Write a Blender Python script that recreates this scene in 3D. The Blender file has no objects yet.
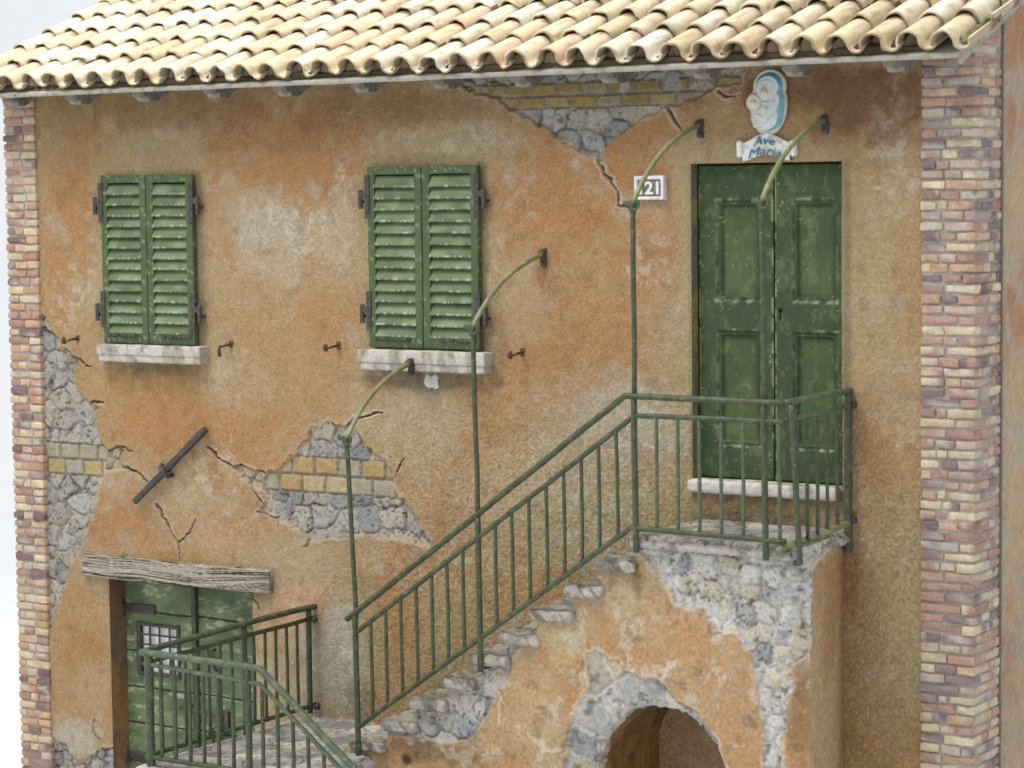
import bpy, math, random
import numpy as np

rng = np.random.RandomState(7)
random.seed(7)
SC = bpy.context.scene
COL = SC.collection

# ------------------------------------------------------------------ camera
R = np.array([[0.83710996, 0.54690795, -0.01177327],
              [0.03343603, -0.07263601, -0.99679789],
              [-0.54601186, 0.83403579, -0.07909076]])
FPX = 2448.19
CAM = np.array([13.2822, -14.1786, 4.5446])
from mathutils import Matrix, Vector
cd = bpy.data.cameras.new('camera')
cam = bpy.data.objects.new('camera', cd)
COL.objects.link(cam)
cam.matrix_world = Matrix(((R[0, 0], -R[1, 0], -R[2, 0], CAM[0]), (R[0, 1], -R[1, 1], -R[2, 1], CAM[1]),
                           (R[0, 2], -R[1, 2], -R[2, 2], CAM[2]), (0, 0, 0, 1)))
cd.sensor_width = 36.0
cd.lens = FPX * 36 / 1024
cd.clip_start = .1
cd.clip_end = 300
cd.dof.use_dof = True
cd.dof.focus_distance = 17.7
cd.dof.aperture_fstop = 1.7
SC.camera = cam
SC.render.resolution_x = 1024
SC.render.resolution_y = 768

# ------------------------------------------------------------------ light
W = bpy.data.worlds.new('World')
SC.world = W
W.use_nodes = True
bg = W.node_tree.nodes['Background']
bg.inputs[0].default_value = (.975, .988, 1.0, 1)
bg.inputs[1].default_value = .94


def area(name, loc, tgt, size, power, color=(1, 1, 1)):
    l = bpy.data.lights.new(name, 'AREA')
    l.size = size
    l.energy = power
    l.color = color
    o = bpy.data.objects.new(name, l)
    COL.objects.link(o)
    o.location = loc
    o.rotation_euler = (Vector(tgt) - Vector(loc)).to_track_quat('-Z', 'Y').to_euler()
    return o


area('softbox_light', (1.2, -5.5, 14.5), (3.2, .6, 3.5), 7.0, 1650, (1, .985, .96))
SC.view_settings.view_transform = 'Standard'
SC.view_settings.look = 'None'
SC.view_settings.exposure = 0
SC.view_settings.gamma = 1


# ------------------------------------------------------------------ numbers
def at(x, y, Y=0.0):
    """wall coordinates (X, Z) of a measured photo point on the plane y = Y"""
    r = R.T @ np.array([(x - 512) / FPX, (y - 384) / FPX, 1.0])
    p = CAM + r * ((Y - CAM[1]) / r[1])
    return p[0], p[2]


def poly(pts, Y=0.0):
    return np.array([at(x, y, Y) for x, y in pts])


def lin(*c):
    c = np.array(c[0] if len(c) == 1 else c, float) / 255
    return np.where(c <= .04045, c / 12.92, ((c + .055) / 1.055) ** 2.4)


def _h(ix, iy, iz, s):
    n = (ix.astype(np.int64) * 374761393 + iy.astype(np.int64) * 668265263 + iz.astype(np.int64) * 1274126177 + s * 974634777) & 0xffffffff
    n = ((n ^ (n >> 13)) * 1274126177) & 0xffffffff
    n = ((n ^ (n >> 16)) * 2246822519) & 0xffffffff
    return ((n ^ (n >> 15)) & 0xffffff) / float(0xffffff)


def vn2(x, y, s=0):
    x = np.asarray(x, float); y = np.asarray(y, float)
    ix = np.floor(x); iy = np.floor(y)
    fx = x - ix; fy = y - iy
    fx = fx * fx * (3 - 2 * fx); fy = fy * fy * (3 - 2 * fy)
    z = np.zeros_like(ix)
    a = _h(ix, iy, z, s); b = _h(ix + 1, iy, z, s); c = _h(ix, iy + 1, z, s); d = _h(ix + 1, iy + 1, z, s)
    return (a + (b - a) * fx) * (1 - fy) + (c + (d - c) * fx) * fy


def vn3(x, y, z, s=0):
    ix = np.floor(x); iy = np.floor(y); iz = np.floor(z)
    fx = x - ix; fy = y - iy; fz = z - iz
    fx = fx * fx * (3 - 2 * fx); fy = fy * fy * (3 - 2 * fy); fz = fz * fz * (3 - 2 * fz)
    r = 0
    for dx in (0, 1):
        for dy in (0, 1):
            for dz in (0, 1):
                r = r + _h(ix + dx, iy + dy, iz + dz, s) * (fx if dx else 1 - fx) * (fy if dy else 1 - fy) * (fz if dz else 1 - fz)
    return r


def fbm(x, y, f=1.0, o=4, s=0, g=.5):
    r = 0; a = 1; t = 0
    for k in range(o):
        r = r + a * vn2(x * f + 17.3 * k, y * f - 9.1 * k, s + k); t += a
        a *= g; f *= 2.03
    return r / t


def sst(a, b, x):
    t = np.clip((x - a) / (b - a), 0, 1)
    return t * t * (3 - 2 * t)


def sdpoly(px, pz, P):
    """signed distance, negative inside"""
    d = np.full(px.shape, 1e9); ins = np.zeros(px.shape, bool)
    n = len(P)
    for i in range(n):
        a = P[i]; b = P[(i + 1) % n]
        e = b - a
        t = np.clip(((px - a[0]) * e[0] + (pz - a[1]) * e[1]) / (e @ e + 1e-12), 0, 1)
        d = np.minimum(d, np.hypot(px - a[0] - t * e[0], pz - a[1] - t * e[1]))
        c = (a[1] > pz) != (b[1] > pz)
        ins ^= c & (px < (b[0] - a[0]) * (pz - a[1]) / (b[1] - a[1] + 1e-12) + a[0])
    return np.where(ins, -d, d)


def sdline(px, pz, P):
    d = np.full(px.shape, 1e9); par = np.zeros(px.shape)
    n = len(P) - 1
    for i in range(n):
        a = P[i]; e = P[i + 1] - a
        t = np.clip(((px - a[0]) * e[0] + (pz - a[1]) * e[1]) / (e @ e + 1e-12), 0, 1)
        dd = np.hypot(px - a[0] - t * e[0], pz - a[1] - t * e[1])
        m = dd < d
        d = np.where(m, dd, d); par = np.where(m, (i + t) / n, par)
    return d, par


def desat(c, k):
    l = (c * np.array([.25, .62, .13])).sum(-1, keepdims=True)
    return np.clip(l + (c - l) * k, 0, 1)


def mix(c, k, m):
    return c * (1 - m[..., None]) + np.asarray(k) * m[..., None]


# ------------------------------------------------------------------ objects
WLOC = {}


def tag(o, label=None, cat=None, group=None, kind=None):
    if label: o['label'] = label
    if cat: o['category'] = cat
    if group: o['group'] = group
    if kind: o['kind'] = kind
    return o


def thing(name, label, cat, loc=(0, 0, 0), group=None):
    o = bpy.data.objects.new(name, None)
    COL.objects.link(o)
    o.empty_display_size = .1
    o.location = loc
    WLOC[o.name] = np.array(loc, float)
    return tag(o, label, cat, group)


def mesh(name, V, F, mat, parent=None, C=None, smooth=True, kind=None, label=None):
    """V (n,3) world coordinates, F list/array of faces, C per-vertex linear colours"""
    V = np.asarray(V, np.float64)
    ctr = (V.min(0) + V.max(0)) / 2
    ctr[2] = V[:, 2].min()
    me = bpy.data.meshes.new(name)
    L = V - ctr
    if isinstance(F, np.ndarray):
        k = F.shape[1]
        me.vertices.add(len(L)); me.vertices.foreach_set('co', L.astype(np.float32).ravel())
        me.loops.add(F.size); me.loops.foreach_set('vertex_index', F.astype(np.int32).ravel())
        me.polygons.add(len(F)); me.polygons.foreach_set('loop_start', np.arange(0, F.size, k, dtype=np.int32))
        me.polygons.foreach_set('loop_total', np.full(len(F), k, np.int32))
    else:
        me.from_pydata(L.tolist(), [], [list(map(int, f)) for f in F])
    me.update(calc_edges=True)
    me.polygons.foreach_set('use_smooth', np.full(len(me.polygons), smooth))
    if C is not None:
        ca = me.color_attributes.new('Col', 'FLOAT_COLOR', 'POINT')
        cc = np.ones((len(V), 4), np.float32); cc[:, :3] = np.clip(C, 0.002, .95)
        ca.data.foreach_set('color', cc.ravel())
    me.materials.append(mat)
    o = bpy.data.objects.new(name, me)
    COL.objects.link(o)
    w = WLOC[parent.name] if parent else np.zeros(3)
    if parent: o.parent = parent
    o.location = ctr - w
    WLOC[o.name] = ctr
    if kind: o['kind'] = kind
    if label: o['label'] = label
    return o


class MB:
    """collects pieces into one mesh"""

    def __init__(s): s.V = []; s.F = []; s.C = []; s.n = 0

    def add(s, V, F, col=None):
        V = np.asarray(V, float)
        s.V.append(V); s.F += [[int(i) + s.n for i in f] for f in F]; s.n += len(V)
        c = np.zeros((len(V), 3)) + (np.array([.5, .5, .5]) if col is None else np.asarray(col))
        s.C.append(c)
        return s

    def build(s, name, mat, parent=None, smooth=True, **k):
        return mesh(name, np.vstack(s.V), s.F, mat, parent, np.vstack(s.C), smooth, **k)


def grid_faces(nu, nv):
    i = np.arange(nu - 1)[:, None] * nv + np.arange(nv - 1)[None, :]
    return np.stack([i, i + nv, i + nv + 1, i + 1], -1).reshape(-1, 4)


def hfield(name, P, C, keep, mat, parent, extra=None, **k):
    """P (nu,nv,3), C (nu,nv,3), keep (nu-1,nv-1); extra: list of (P,C) grids joined in"""
    Vs = []; Fs = []; Cs = []; n = 0
    for g in [(P, C, keep)] + [(a, b, None) for a, b in (extra or [])]:
        nu, nv = g[0].shape[:2]
        F = grid_faces(nu, nv)
        if g[2] is not None: F = F[g[2].ravel()]
        used = np.zeros(nu * nv, bool); used[F.ravel()] = True
        idx = np.cumsum(used) - 1
        Vs.append(g[0].reshape(-1, 3)[used]); Cs.append(g[1].reshape(-1, 3)[used]); Fs.append(idx[F] + n)
        n += used.sum()
    return mesh(name, np.vstack(Vs), np.vstack(Fs), mat, parent, np.vstack(Cs), True, **k)


def rbox(lo, hi, r=.01, n=(4, 4, 4), noise=0, nf=8, seed=0, rotz=0, sharp=False):
    """rounded box with rough surface -> V, F (quads)"""
    lo = np.array(lo, float); hi = np.array(hi, float)
    c = (lo + hi) / 2; h = (hi - lo) / 2
    r = min(r, h.min() * .98)

    def ticks(a):
        if n[a] <= 1: return np.array([-h[a], h[a]])
        inner = np.linspace(-h[a] + r, h[a] - r, max(2, n[a]))
        return np.concatenate([[-h[a], -h[a] + r * .3], inner, [h[a] - r * .3, h[a]]])
    Vs = []; Fs = []; k = 0
    for ax in range(3):
        u = (ax + 1) % 3; v = (ax + 2) % 3
        tu = ticks(u); tv = ticks(v)
        for sg in (-1, 1):
            G = np.zeros((len(tu), len(tv), 3))
            G[..., u] = tu[:, None]; G[..., v] = tv[None, :]; G[..., ax] = sg * h[ax]
            F = grid_faces(len(tu), len(tv))
            if sg < 0: F = F[:, ::-1]
            Vs.append(G.reshape(-1, 3)); Fs.append(F + k); k += G.shape[0] * G.shape[1]
    V = np.vstack(Vs); F = np.vstack(Fs)
    key = np.round(V * 1e5).astype(np.int64)
    _, ui, inv = np.unique(key, axis=0, return_index=True, return_inverse=True)
    inv = inv.ravel()
    V = V[ui]; F = inv[F]
    core = np.clip(V, -h + r, h - r)
    d = V - core; L = np.linalg.norm(d, axis=1, keepdims=True); L[L == 0] = 1
    nr = d / L
    V = core + nr * r
    if noise:
        w = V + c + seed * 3.7
        q = (vn3(w[:, 0] * nf, w[:, 1] * nf, w[:, 2] * nf, seed) - .5) + .5 * (vn3(w[:, 0] * nf * 2.7, w[:, 1] * nf * 2.7, w[:, 2] * nf * 2.7, seed + 5) - .5)
        V = V + nr * (q * noise * 2)[:, None]
    if rotz:
        cs, sn = math.cos(rotz), math.sin(rotz)
        V = V @ np.array([[cs, sn, 0], [-sn, cs, 0], [0, 0, 1]])
    return V + c, F


def box(lo, hi):
    x0, y0, z0 = lo; x1, y1, z1 = hi
    V = np.array([(x0, y0, z0), (x1, y0, z0), (x1, y1, z0), (x0, y1, z0), (x0, y0, z1), (x1, y0, z1), (x1, y1, z1), (x0, y1, z1)], float)
    return V, [(3, 2, 1, 0), (4, 5, 6, 7), (0, 1, 5, 4), (1, 2, 6, 5), (2, 3, 7, 6), (3, 0, 4, 7)]


def tube(path, r, n=10, cap=True, flat=1.0):
    """round bar along path; r scalar or per point"""
    P = np.array(path, float); m = len(P)
    rr = np.zeros(m) + r
    T = np.gradient(P, axis=0); T /= np.linalg.norm(T, axis=1, keepdims=True)
    up = np.array([0, 0, 1.0]) if abs(T[0][2]) < .9 else np.array([0, 1.0, 0])
    V = []
    a = np.linspace(0, 2 * math.pi, n, endpoint=False)
    s = np.cross(T[0], up); s /= np.linalg.norm(s)
    for i in range(m):
        s = s - T[i] * (s @ T[i]); s /= np.linalg.norm(s)
        b = np.cross(s, T[i])
        V.append(P[i] + rr[i] * (np.cos(a)[:, None] * s + np.sin(a)[:, None] * b * flat))
    V = np.vstack(V); F = []
    for i in range(m - 1):
        for j in range(n):
            k = (j + 1) % n
            F.append((i * n + j, i * n + k, (i + 1) * n + k, (i + 1) * n + j))
    if cap:
        F.append(tuple(range(n))[::-1]); F.append(tuple(range((m - 1) * n, m * n)))
    return V, F


def dense(pts, step=.04, jit=0.0, seed=0):
    pts = np.array(pts, float); out = [pts[0]]
    for a, b in zip(pts[:-1], pts[1:]):
        k = max(1, int(np.linalg.norm(b - a) / step))
        for i in range(1, k + 1): out.append(a + (b - a) * i / k)
    out = np.array(out)
    if jit:
        s = np.cumsum(np.r_[0, np.linalg.norm(np.diff(out, axis=0), axis=1)])
        for ax in range(3):
            out[:, ax] += (fbm(s * 3, s * 0 + seed + ax * 7.1, 1, 2, seed) - .5) * jit
    return out


# ------------------------------------------------------------------ materials
def nodes_of(m):
    m.use_nodes = True
    nt = m.node_tree
    return nt, nt.nodes, nt.links, nt.nodes['Principled BSDF']


def vmat(name, rough=.9, grain=70, gstr=.35, speck=.16, spec=.25, fine=260):
    """mesh colours with procedural grain and bump"""
    m = bpy.data.materials.new(name)
    nt, N, L, P = nodes_of(m)
    a = N.new('ShaderNodeAttribute'); a.attribute_name = 'Col'
    tc = N.new('ShaderNodeTexCoord')
    n1 = N.new('ShaderNodeTexNoise'); n1.inputs['Scale'].default_value = grain; n1.inputs['Detail'].default_value = 5
    n1.inputs['Roughness'].default_value = .65
    n2 = N.new('ShaderNodeTexNoise'); n2.inputs['Scale'].default_value = fine; n2.inputs['Detail'].default_value = 2
    L.new(tc.outputs['Object'], n1.inputs['Vector']); L.new(tc.outputs['Object'], n2.inputs['Vector'])
    mr = N.new('ShaderNodeMapRange'); mr.inputs['From Min'].default_value = .3; mr.inputs['From Max'].default_value = .7
    mr.inputs['To Min'].default_value = 1 - speck * 1.6; mr.inputs['To Max'].default_value = 1 + speck * 1.3
    L.new(n1.outputs['Fac'], mr.inputs['Value'])
    mm = N.new('ShaderNodeMix'); mm.data_type = 'RGBA'; mm.blend_type = 'MULTIPLY'; mm.inputs['Factor'].default_value = 1
    L.new(a.outputs['Color'], mm.inputs['A']); L.new(mr.outputs['Result'], mm.inputs['B'])
    L.new(mm.outputs['Result'], P.inputs['Base Color'])
    ad = N.new('ShaderNodeMath'); ad.operation = 'MULTIPLY_ADD'; ad.inputs[1].default_value = .4
    L.new(n2.outputs['Fac'], ad.inputs[0]); L.new(n1.outputs['Fac'], ad.inputs[2])
    b = N.new('ShaderNodeBump'); b.inputs['Strength'].default_value = gstr; b.inputs['Distance'].default_value = .02
    L.new(ad.outputs[0], b.inputs['Height']); L.new(b.outputs['Normal'], P.inputs['Normal'])
    P.inputs['Roughness'].default_value = rough
    P.inputs['Specular IOR Level'].default_value = spec
    return m


def pmat(name, c1, c2, c3=None, scale=14, lo=.55, hi=.66, rough=.6, spec=.35, bump=.15, metal=0, scale3=45, lo3=.62, hi3=.68):
    """worn paint or metal: c1 with patches of c2 and chips of c3"""
    m = bpy.data.materials.new(name)
    nt, N, L, P = nodes_of(m)
    tc = N.new('ShaderNodeTexCoord')

    def msk(sc, a, b, off):
        mp = N.new('ShaderNodeMapping'); mp.inputs['Location'].default_value = (off, off * 2, off * 3)
        n = N.new('ShaderNodeTexNoise'); n.inputs['Scale'].default_value = sc; n.inputs['Detail'].default_value = 6; n.inputs['Roughness'].default_value = .6
        L.new(tc.outputs['Object'], mp.inputs['Vector']); L.new(mp.outputs['Vector'], n.inputs['Vector'])
        r = N.new('ShaderNodeMapRange'); r.inputs['From Min'].default_value = a; r.inputs['From Max'].default_value = b
        L.new(n.outputs['Fac'], r.inputs['Value'])
        return r.outputs['Result'], n.outputs['Fac']
    f, raw = msk(scale, lo, hi, 0)
    x = N.new('ShaderNodeMix'); x.data_type = 'RGBA'
    x.inputs['A'].default_value = (*lin(c1), 1); x.inputs['B'].default_value = (*lin(c2), 1)
    L.new(f, x.inputs['Factor'])
    o = x.outputs['Result']
    if c3 is not None:
        f3, raw3 = msk(scale3, lo3, hi3, 3.1)
        y = N.new('ShaderNodeMix'); y.data_type = 'RGBA'; y.inputs['B'].default_value = (*lin(c3), 1)
        L.new(o, y.inputs['A']); L.new(f3, y.inputs['Factor'])
        o = y.outputs['Result']
    L.new(o, P.inputs['Base Color'])
    b = N.new('ShaderNodeBump'); b.inputs['Strength'].default_value = bump; b.inputs['Distance'].default_value = .01
    L.new(raw, b.inputs['Height']); L.new(b.outputs['Normal'], P.inputs['Normal'])
    P.inputs['Roughness'].default_value = rough
    P.inputs['Specular IOR Level'].default_value = spec
    P.inputs['Metallic'].default_value = metal
    return m


M_PLASTER = vmat('weathered_plaster', .95, 75, .8, .17, .1)
M_STAIRPL = vmat('stair_masonry', .95, 45, .5, .15, .1)
M_STONE = vmat('rough_stone', .92, 40, .5, .14, .15)
M_BRICK = vmat('old_brick', .92, 60, .4, .14, .15)
M_TILE = vmat('clay_tile', .9, 28, .2, .10, .12, 160)
M_WOODV = vmat('grey_wood', .9, 60, .3, .12, .15)
M_PAINT = vmat('flaking_green_paint', .72, 50, .12, .10, .25)
M_CERAMIC = vmat('painted_ceramic', .55, 40, .08, .05, .35)
M_RAIL = pmat('green_rail_paint', (62, 71, 51), (84, 92, 66), (124, 124, 100), 16, .46, .66, .55, .35, .2, 0, 42, .60, .68)
M_RAILP = pmat('faded_rail_paint', (74, 88, 68), (100, 108, 82), (146, 146, 122), 14, .46, .66, .55, .35, .2, 0, 42, .60, .68)
M_ROD = pmat('pale_rod_paint', (116, 122, 84), (142, 144, 108), (96, 92, 66), 10, .45, .62, .5, .35, .1, 0, 30, .60, .7)
M_IRON = pmat('dark_iron', (62, 60, 58), (84, 78, 72), (112, 84, 62), 25, .48, .66, .6, .35, .25, 0, 40, .62, .7)
M_RUST = pmat('rusty_iron', (84, 66, 54), (104, 78, 58), (128, 90, 62), 25, .45, .62, .75, .25, .25, 0, 40, .58, .68)
M_HINGE = pmat('grey_hinge_metal', (62, 60, 58), (88, 84, 80), (112, 88, 68), 30, .48, .66, .55, .35, .2, 0, 50, .62, .7)
M_BOARD = pmat('whitewashed_board', (170, 166, 154), (136, 130, 118), (88, 80, 68), 12, .5, .7, .85, .15, .3, 0, 30, .63, .72)
M_RAFT = pmat('old_rafter', (150, 146, 134), (112, 106, 94), (78, 72, 62), 10, .4, .62, .9, .1, .3, 0, 30, .6, .7)
M_DARK = pmat('old_mortar_dark', (84, 72, 56), (56, 48, 38), None, 10, .4, .7, .95, .1, .3)
M_PAPER = pmat('white_studio_paper', (240, 242, 244), (238, 240, 242), None, 3, .4, .6, .95, .05, 0)
M_GLASS = pmat('white_pane', (236, 238, 238), (214, 218, 220), None, 6, .45, .6, .25, .5, 0)  # near-white pane colour with pale grey mottling
M_MOSS = pmat('moss', (136, 138, 98), (104, 108, 70), (176, 174, 138), 40, .45, .6, .95, .1, .3)

# ------------------------------------------------------------------ setting
g = np.linspace(0, 1, 40)
bx = []
for t in np.linspace(-30, 9, 20): bx.append((t, -.12))
for a in np.linspace(0, math.pi / 2, 16)[1:]: bx.append((9 + 5 * math.sin(a), -.12 + 5 * (1 - math.cos(a))))
for z in np.linspace(5.5, 26, 10): bx.append((14, z))
bx = np.array(bx)
xs = np.linspace(-40, 40, 12)
G = np.zeros((len(xs), len(bx), 3)); G[..., 0] = xs[:, None]; G[..., 1] = bx[None, :, 0]; G[..., 2] = bx[None, :, 1]
mesh('ground', G.reshape(-1, 3), grid_faces(len(xs), len(bx)), M_PAPER, None, kind='structure')

# ------------------------------------------------------------------ masonry pattern
GREYS = [lin(c) for c in ((158, 156, 150), (168, 166, 160), (148, 149, 150), (174, 167, 154), (138, 139, 140), (166, 158, 146))]
PALES = [lin(c) for c in ((184, 181, 174), (172, 170, 166), (190, 178, 150), (176, 168, 150), (150, 152, 154), (194, 191, 184))]
YELLOWS = [lin(c) for c in ((178, 156, 110), (182, 166, 128), (168, 158, 136), (174, 150, 104), (166, 158, 142))]
OLIVES = [lin(c) for c in ((158, 138, 88), (164, 146, 98), (146, 128, 82), (152, 142, 112))]


def stones(x, z, size=.19, seed=1, pal=GREYS, mortar=lin(176, 170, 160), asp=.8, gap=.030, dark=.5):
    """irregular rubble: height 0..1, colours"""
    wx = x + (fbm(x, z, 9, 2, seed + 50) - .5) * .07
    wz = z + (fbm(x, z, 9, 2, seed + 60) - .5) * .07
    u = wx / size; v = wz / (size * asp)
    iu = np.floor(u); iv = np.floor(v)
    d1 = np.full(x.shape, 9.); d2 = np.full(x.shape, 9.); idc = np.zeros(x.shape)
    for a in (-1, 0, 1):
        for b in (-1, 0, 1):
            cu = iu + a; cv = iv + b; o = np.zeros_like(cu)
            px = cu + .15 + .7 * _h(cu, cv, o, seed); pz = cv + .15 + .7 * _h(cu, cv, o, seed + 1)
            px = px + .25 * (np.mod(cv, 2) - .5)
            d = np.hypot(u - px, v - pz)
            w = _h(cu, cv, o, seed + 2)
            m = d < d1
            d2 = np.where(m, d1, np.minimum(d2, d)); idc = np.where(m, w, idc); d1 = np.where(m, d, d1)
    e = (d2 - d1) * size
    jag = (fbm(x, z, 40, 2, seed + 9) - .5) * .02
    st = sst(gap * .3, gap, e + jag)
    dome = np.clip(1 - d1 * .55, 0, 1)
    rough = fbm(x, z, 26, 4, seed + 20)
    h = st * (.55 + .45 * dome + .35 * (idc - .5)) + (rough - .5) * .45 * st + (rough - .5) * .2
    P = np.array(pal); k = np.minimum((idc * len(pal)).astype(int), len(pal) - 1)
    c = P[k] * (.89 + .22 * _h((idc * 9999).astype(int), k, k, 3))[..., None]
    c = c * (.76 + .48 * rough)[..., None]
    mc = np.zeros_like(c) + mortar
    mc = mc * (.7 + .6 * fbm(x, z, 18, 3, seed + 30))[..., None]
    dk = sst(.5, .62, fbm(x, z, 6, 3, seed + 33)) * dark
    mc = mix(mc, lin(92, 86, 78), dk)
    h = h - dk * .3 * (1 - st)
    c = mc * (1 - st[..., None]) + c * st[..., None]
    pit = sst(.73, .78, vn2(x * 55, z * 55, seed + 70))
    c = mix(c, lin(70, 68, 66), pit * .6); h = h - pit * .25
    sm = sst(.50, .62, fbm(x, z, 8, 4, seed + 77)) * .55
    c = mix(c, mortar * 1.0, sm * .8); h = h * (1 - .5 * sm) + .35 * sm
    return h, c


def rows(x, z, z0, z1, nrow, length, seed, pal, mortar=lin(158, 150, 138), slope=0):
    """dressed brick rows between z0 and z1"""
    zz = z - slope * (x - x.mean()) + (fbm(x, z, 5, 2, seed) - .5) * .012
    v = (zz - z0) / (z1 - z0) * nrow
    iv = np.floor(v)
    u = x / length + .5 * np.mod(iv, 2) + .3 * _h(iv, iv, iv, seed) + (fbm(x, z, 4, 2, seed + 3) - .5) * .15
    iu = np.floor(u)
    fu = u - iu; fv = v - iv
    e = np.minimum(np.minimum(fu, 1 - fu) * length, np.minimum(fv, 1 - fv) * (z1 - z0) / nrow)
    e = e + (fbm(x, z, 45, 2, seed + 5) - .5) * .012
    st = sst(.004, .016, e)
    w = _h(iu, iv, iu * 0, seed + 8)
    rough = fbm(x, z, 30, 4, seed + 20)
    h = st * (.8 + .25 * (w - .5)) + (rough - .5) * .3
    P = np.array(pal); k = np.minimum((w * len(pal)).astype(int), len(pal) - 1)
    c = P[k] * (.78 + .44 * rough)[..., None]
    mc = (np.zeros_like(c) + mortar) * (.6 + .7 * fbm(x, z, 22, 3, seed + 31))[..., None]
    return h, mc * (1 - st[..., None]) + c * st[..., None]


# ------------------------------------------------------------------ house
house = thing('house', 'old two storey house model with flaking orange plaster, cream tiled roof and brick corners', 'house', (3.3, 1.0, -.1))

OCH = lin(174, 137, 90); ORA = lin(176, 121, 68); SAN = lin(178, 156, 120); GRY = lin(178, 168, 148)
BRO = lin(142, 102, 66); RED = lin(132, 90, 60); OLI = lin(168, 150, 108); PNK = lin(200, 150, 118); STN = lin(104, 94, 72); PALE = lin(198, 190, 174)
UMB = lin(170, 122, 70)
LD = (.19, 1.63, 1.54)             # cellar door opening x0 x1 top
UD = (5.42, 6.51, 2.62, 4.70)      # balcony door opening


def breaks(lo, hi, cuts, step):
    p = [lo] + sorted(cuts) + [hi]; o = []
    for a, b in zip(p[:-1], p[1:]):
        n = max(1, int(round((b - a) / step)))
        o += list(np.linspace(a, b, n, endpoint=False))
    return np.array(o + [hi])


BL = [  # x, y, rx, ry (photo measure), colour, strength
    (300, 165, 130, 60, ORA, .75), (400, 112, 120, 26, BRO, .6), (180, 112, 110, 22, BRO, .55), (75, 210, 34, 80, ORA, .65),  # BRO below the eave: weathering with some eave shade painted in
    (62, 275, 18, 60, ORA, .6), (225, 440, 80, 55, ORA, .7), (150, 405, 55, 45, ORA, .8), (570, 340, 100, 70, ORA, .6), (650, 250, 60, 70, ORA, .65),
    (545, 200, 80, 60, ORA, .75), (330, 320, 45, 45, ORA, .45), (470, 430, 40, 70, ORA, .5), (420, 550, 50, 26, ORA, .5), (300, 600, 30, 40, PNK, .8),
    (125, 530, 50, 40, ORA, .75), (80, 640, 26, 80, UMB, .7), (215, 535, 40, 20, PNK, .4), (560, 130, 70, 40, ORA, .5), (645, 150, 40, 50, ORA, .7),
    (255, 215, 60, 36, GRY, .45), (275, 250, 50, 50, GRY, .5), (340, 240, 26, 60, GRY, .55), (440, 140, 80, 22, SAN, .8), (150, 150, 60, 20, OLI, .7),
    (620, 425, 90, 50, GRY, .65), (680, 330, 30, 90, OLI, .55), (420, 420, 70, 50, SAN, .75), (550, 500, 150, 70, SAN, .7), (600, 540, 80, 60, OLI, .6),
    (520, 300, 40, 40, SAN, .4), (290, 560, 40, 30, SAN, .6), (335, 660, 36, 60, GRY, .8), (360, 700, 20, 20, STN, .4), (430, 640, 90, 60, OLI, .45),
    (400, 610, 25, 60, ORA, .6), (700, 220, 22, 70, OLI, .8), (740, 148, 50, 12, OLI, .8), (220, 370, 30, 40, SAN, .5), (210, 480, 40, 40, SAN, .5),
    (880, 110, 60, 45, RED, .9), (780, 90, 90, 24, RED, .8), (870, 240, 30, 90, OLI, .65), (900, 180, 20, 60, SAN, .5), (860, 440, 30, 60, ORA, .5),  # RED below the eave: weathering mixed with painted eave shade
    (885, 470, 26, 50, UMB, .7), (908, 600, 16, 130, OLI, .85), (872, 640, 26, 110, UMB, .45), (850, 570, 14, 50, RED, .6), (886, 740, 40, 60, UMB, .3), (890, 690, 30, 90, OLI, .4), (868, 320, 30, 60, OLI, .4), (890, 560, 40, 160, lin(182, 156, 112), .4), (880, 330, 40, 120, lin(184, 158, 112), .35),
    (420, 381, 70, 10, STN, .55), (150, 369, 55, 7, STN, .55), (495, 330, 10, 60, STN, .35), (205, 250, 8, 60, STN, .3), (425, 158, 60, 6, STN, .45),
    (215, 462, 8, 26, lin(160, 100, 40), .55), (542, 275, 4, 14, lin(150, 92, 40), .6), (80, 735, 30, 20, GRY, .8), (90, 690, 24, 26, SAN, .5), (765, 520, 75, 16, lin(112, 100, 72), .9),
]
DAM = {  # outlines of the places where the plaster has fallen off
    'eave': [(455, 84), (478, 95), (497, 99), (515, 114), (535, 124), (557, 137), (577, 152), (596, 157), (604, 162), (604, 150), (618, 137), (640, 119), (662, 110), (681, 106), (700, 97), (718, 88), (740, 84), (745, 60), (455, 60)],
    'centre': [(263, 475), (277, 470), (292, 456), (308, 440), (311, 428), (328, 422), (345, 425), (354, 430), (364, 446), (381, 459), (391, 470), (395, 485), (403, 498), (412, 512), (428, 534), (428, 548), (405, 541), (372, 536), (350, 537), (318, 541), (300, 548), (309, 538), (296, 528), (272, 514), (258, 512), (264, 500), (261, 487)],
    'corner': [(36, 305), (47, 318), (55, 334), (64, 349), (72, 366), (77, 389), (88, 404), (95, 404), (103, 406), (93, 417), (95, 432), (101, 440), (107, 449), (105, 464), (104, 476), (97, 492), (95, 516), (88, 526), (81, 548), (70, 568), (62, 592), (52, 616), (48, 650), (36, 650)],
    'foot': [(36, 736), (52, 738), (60, 741), (68, 752), (78, 763), (93, 757), (106, 747), (123, 745), (123, 790), (36, 790)],
    'pebbles': [(70, 355), (77, 358), (80, 366), (75, 370), (70, 362)],
    'sprout': [(105, 455), (116, 447), (124, 450), (118, 461), (126, 468), (116, 470), (106, 470)],
    'wedge': [(232, 466), (245, 467), (262, 474), (262, 490), (250, 486), (238, 474)],
}
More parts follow.
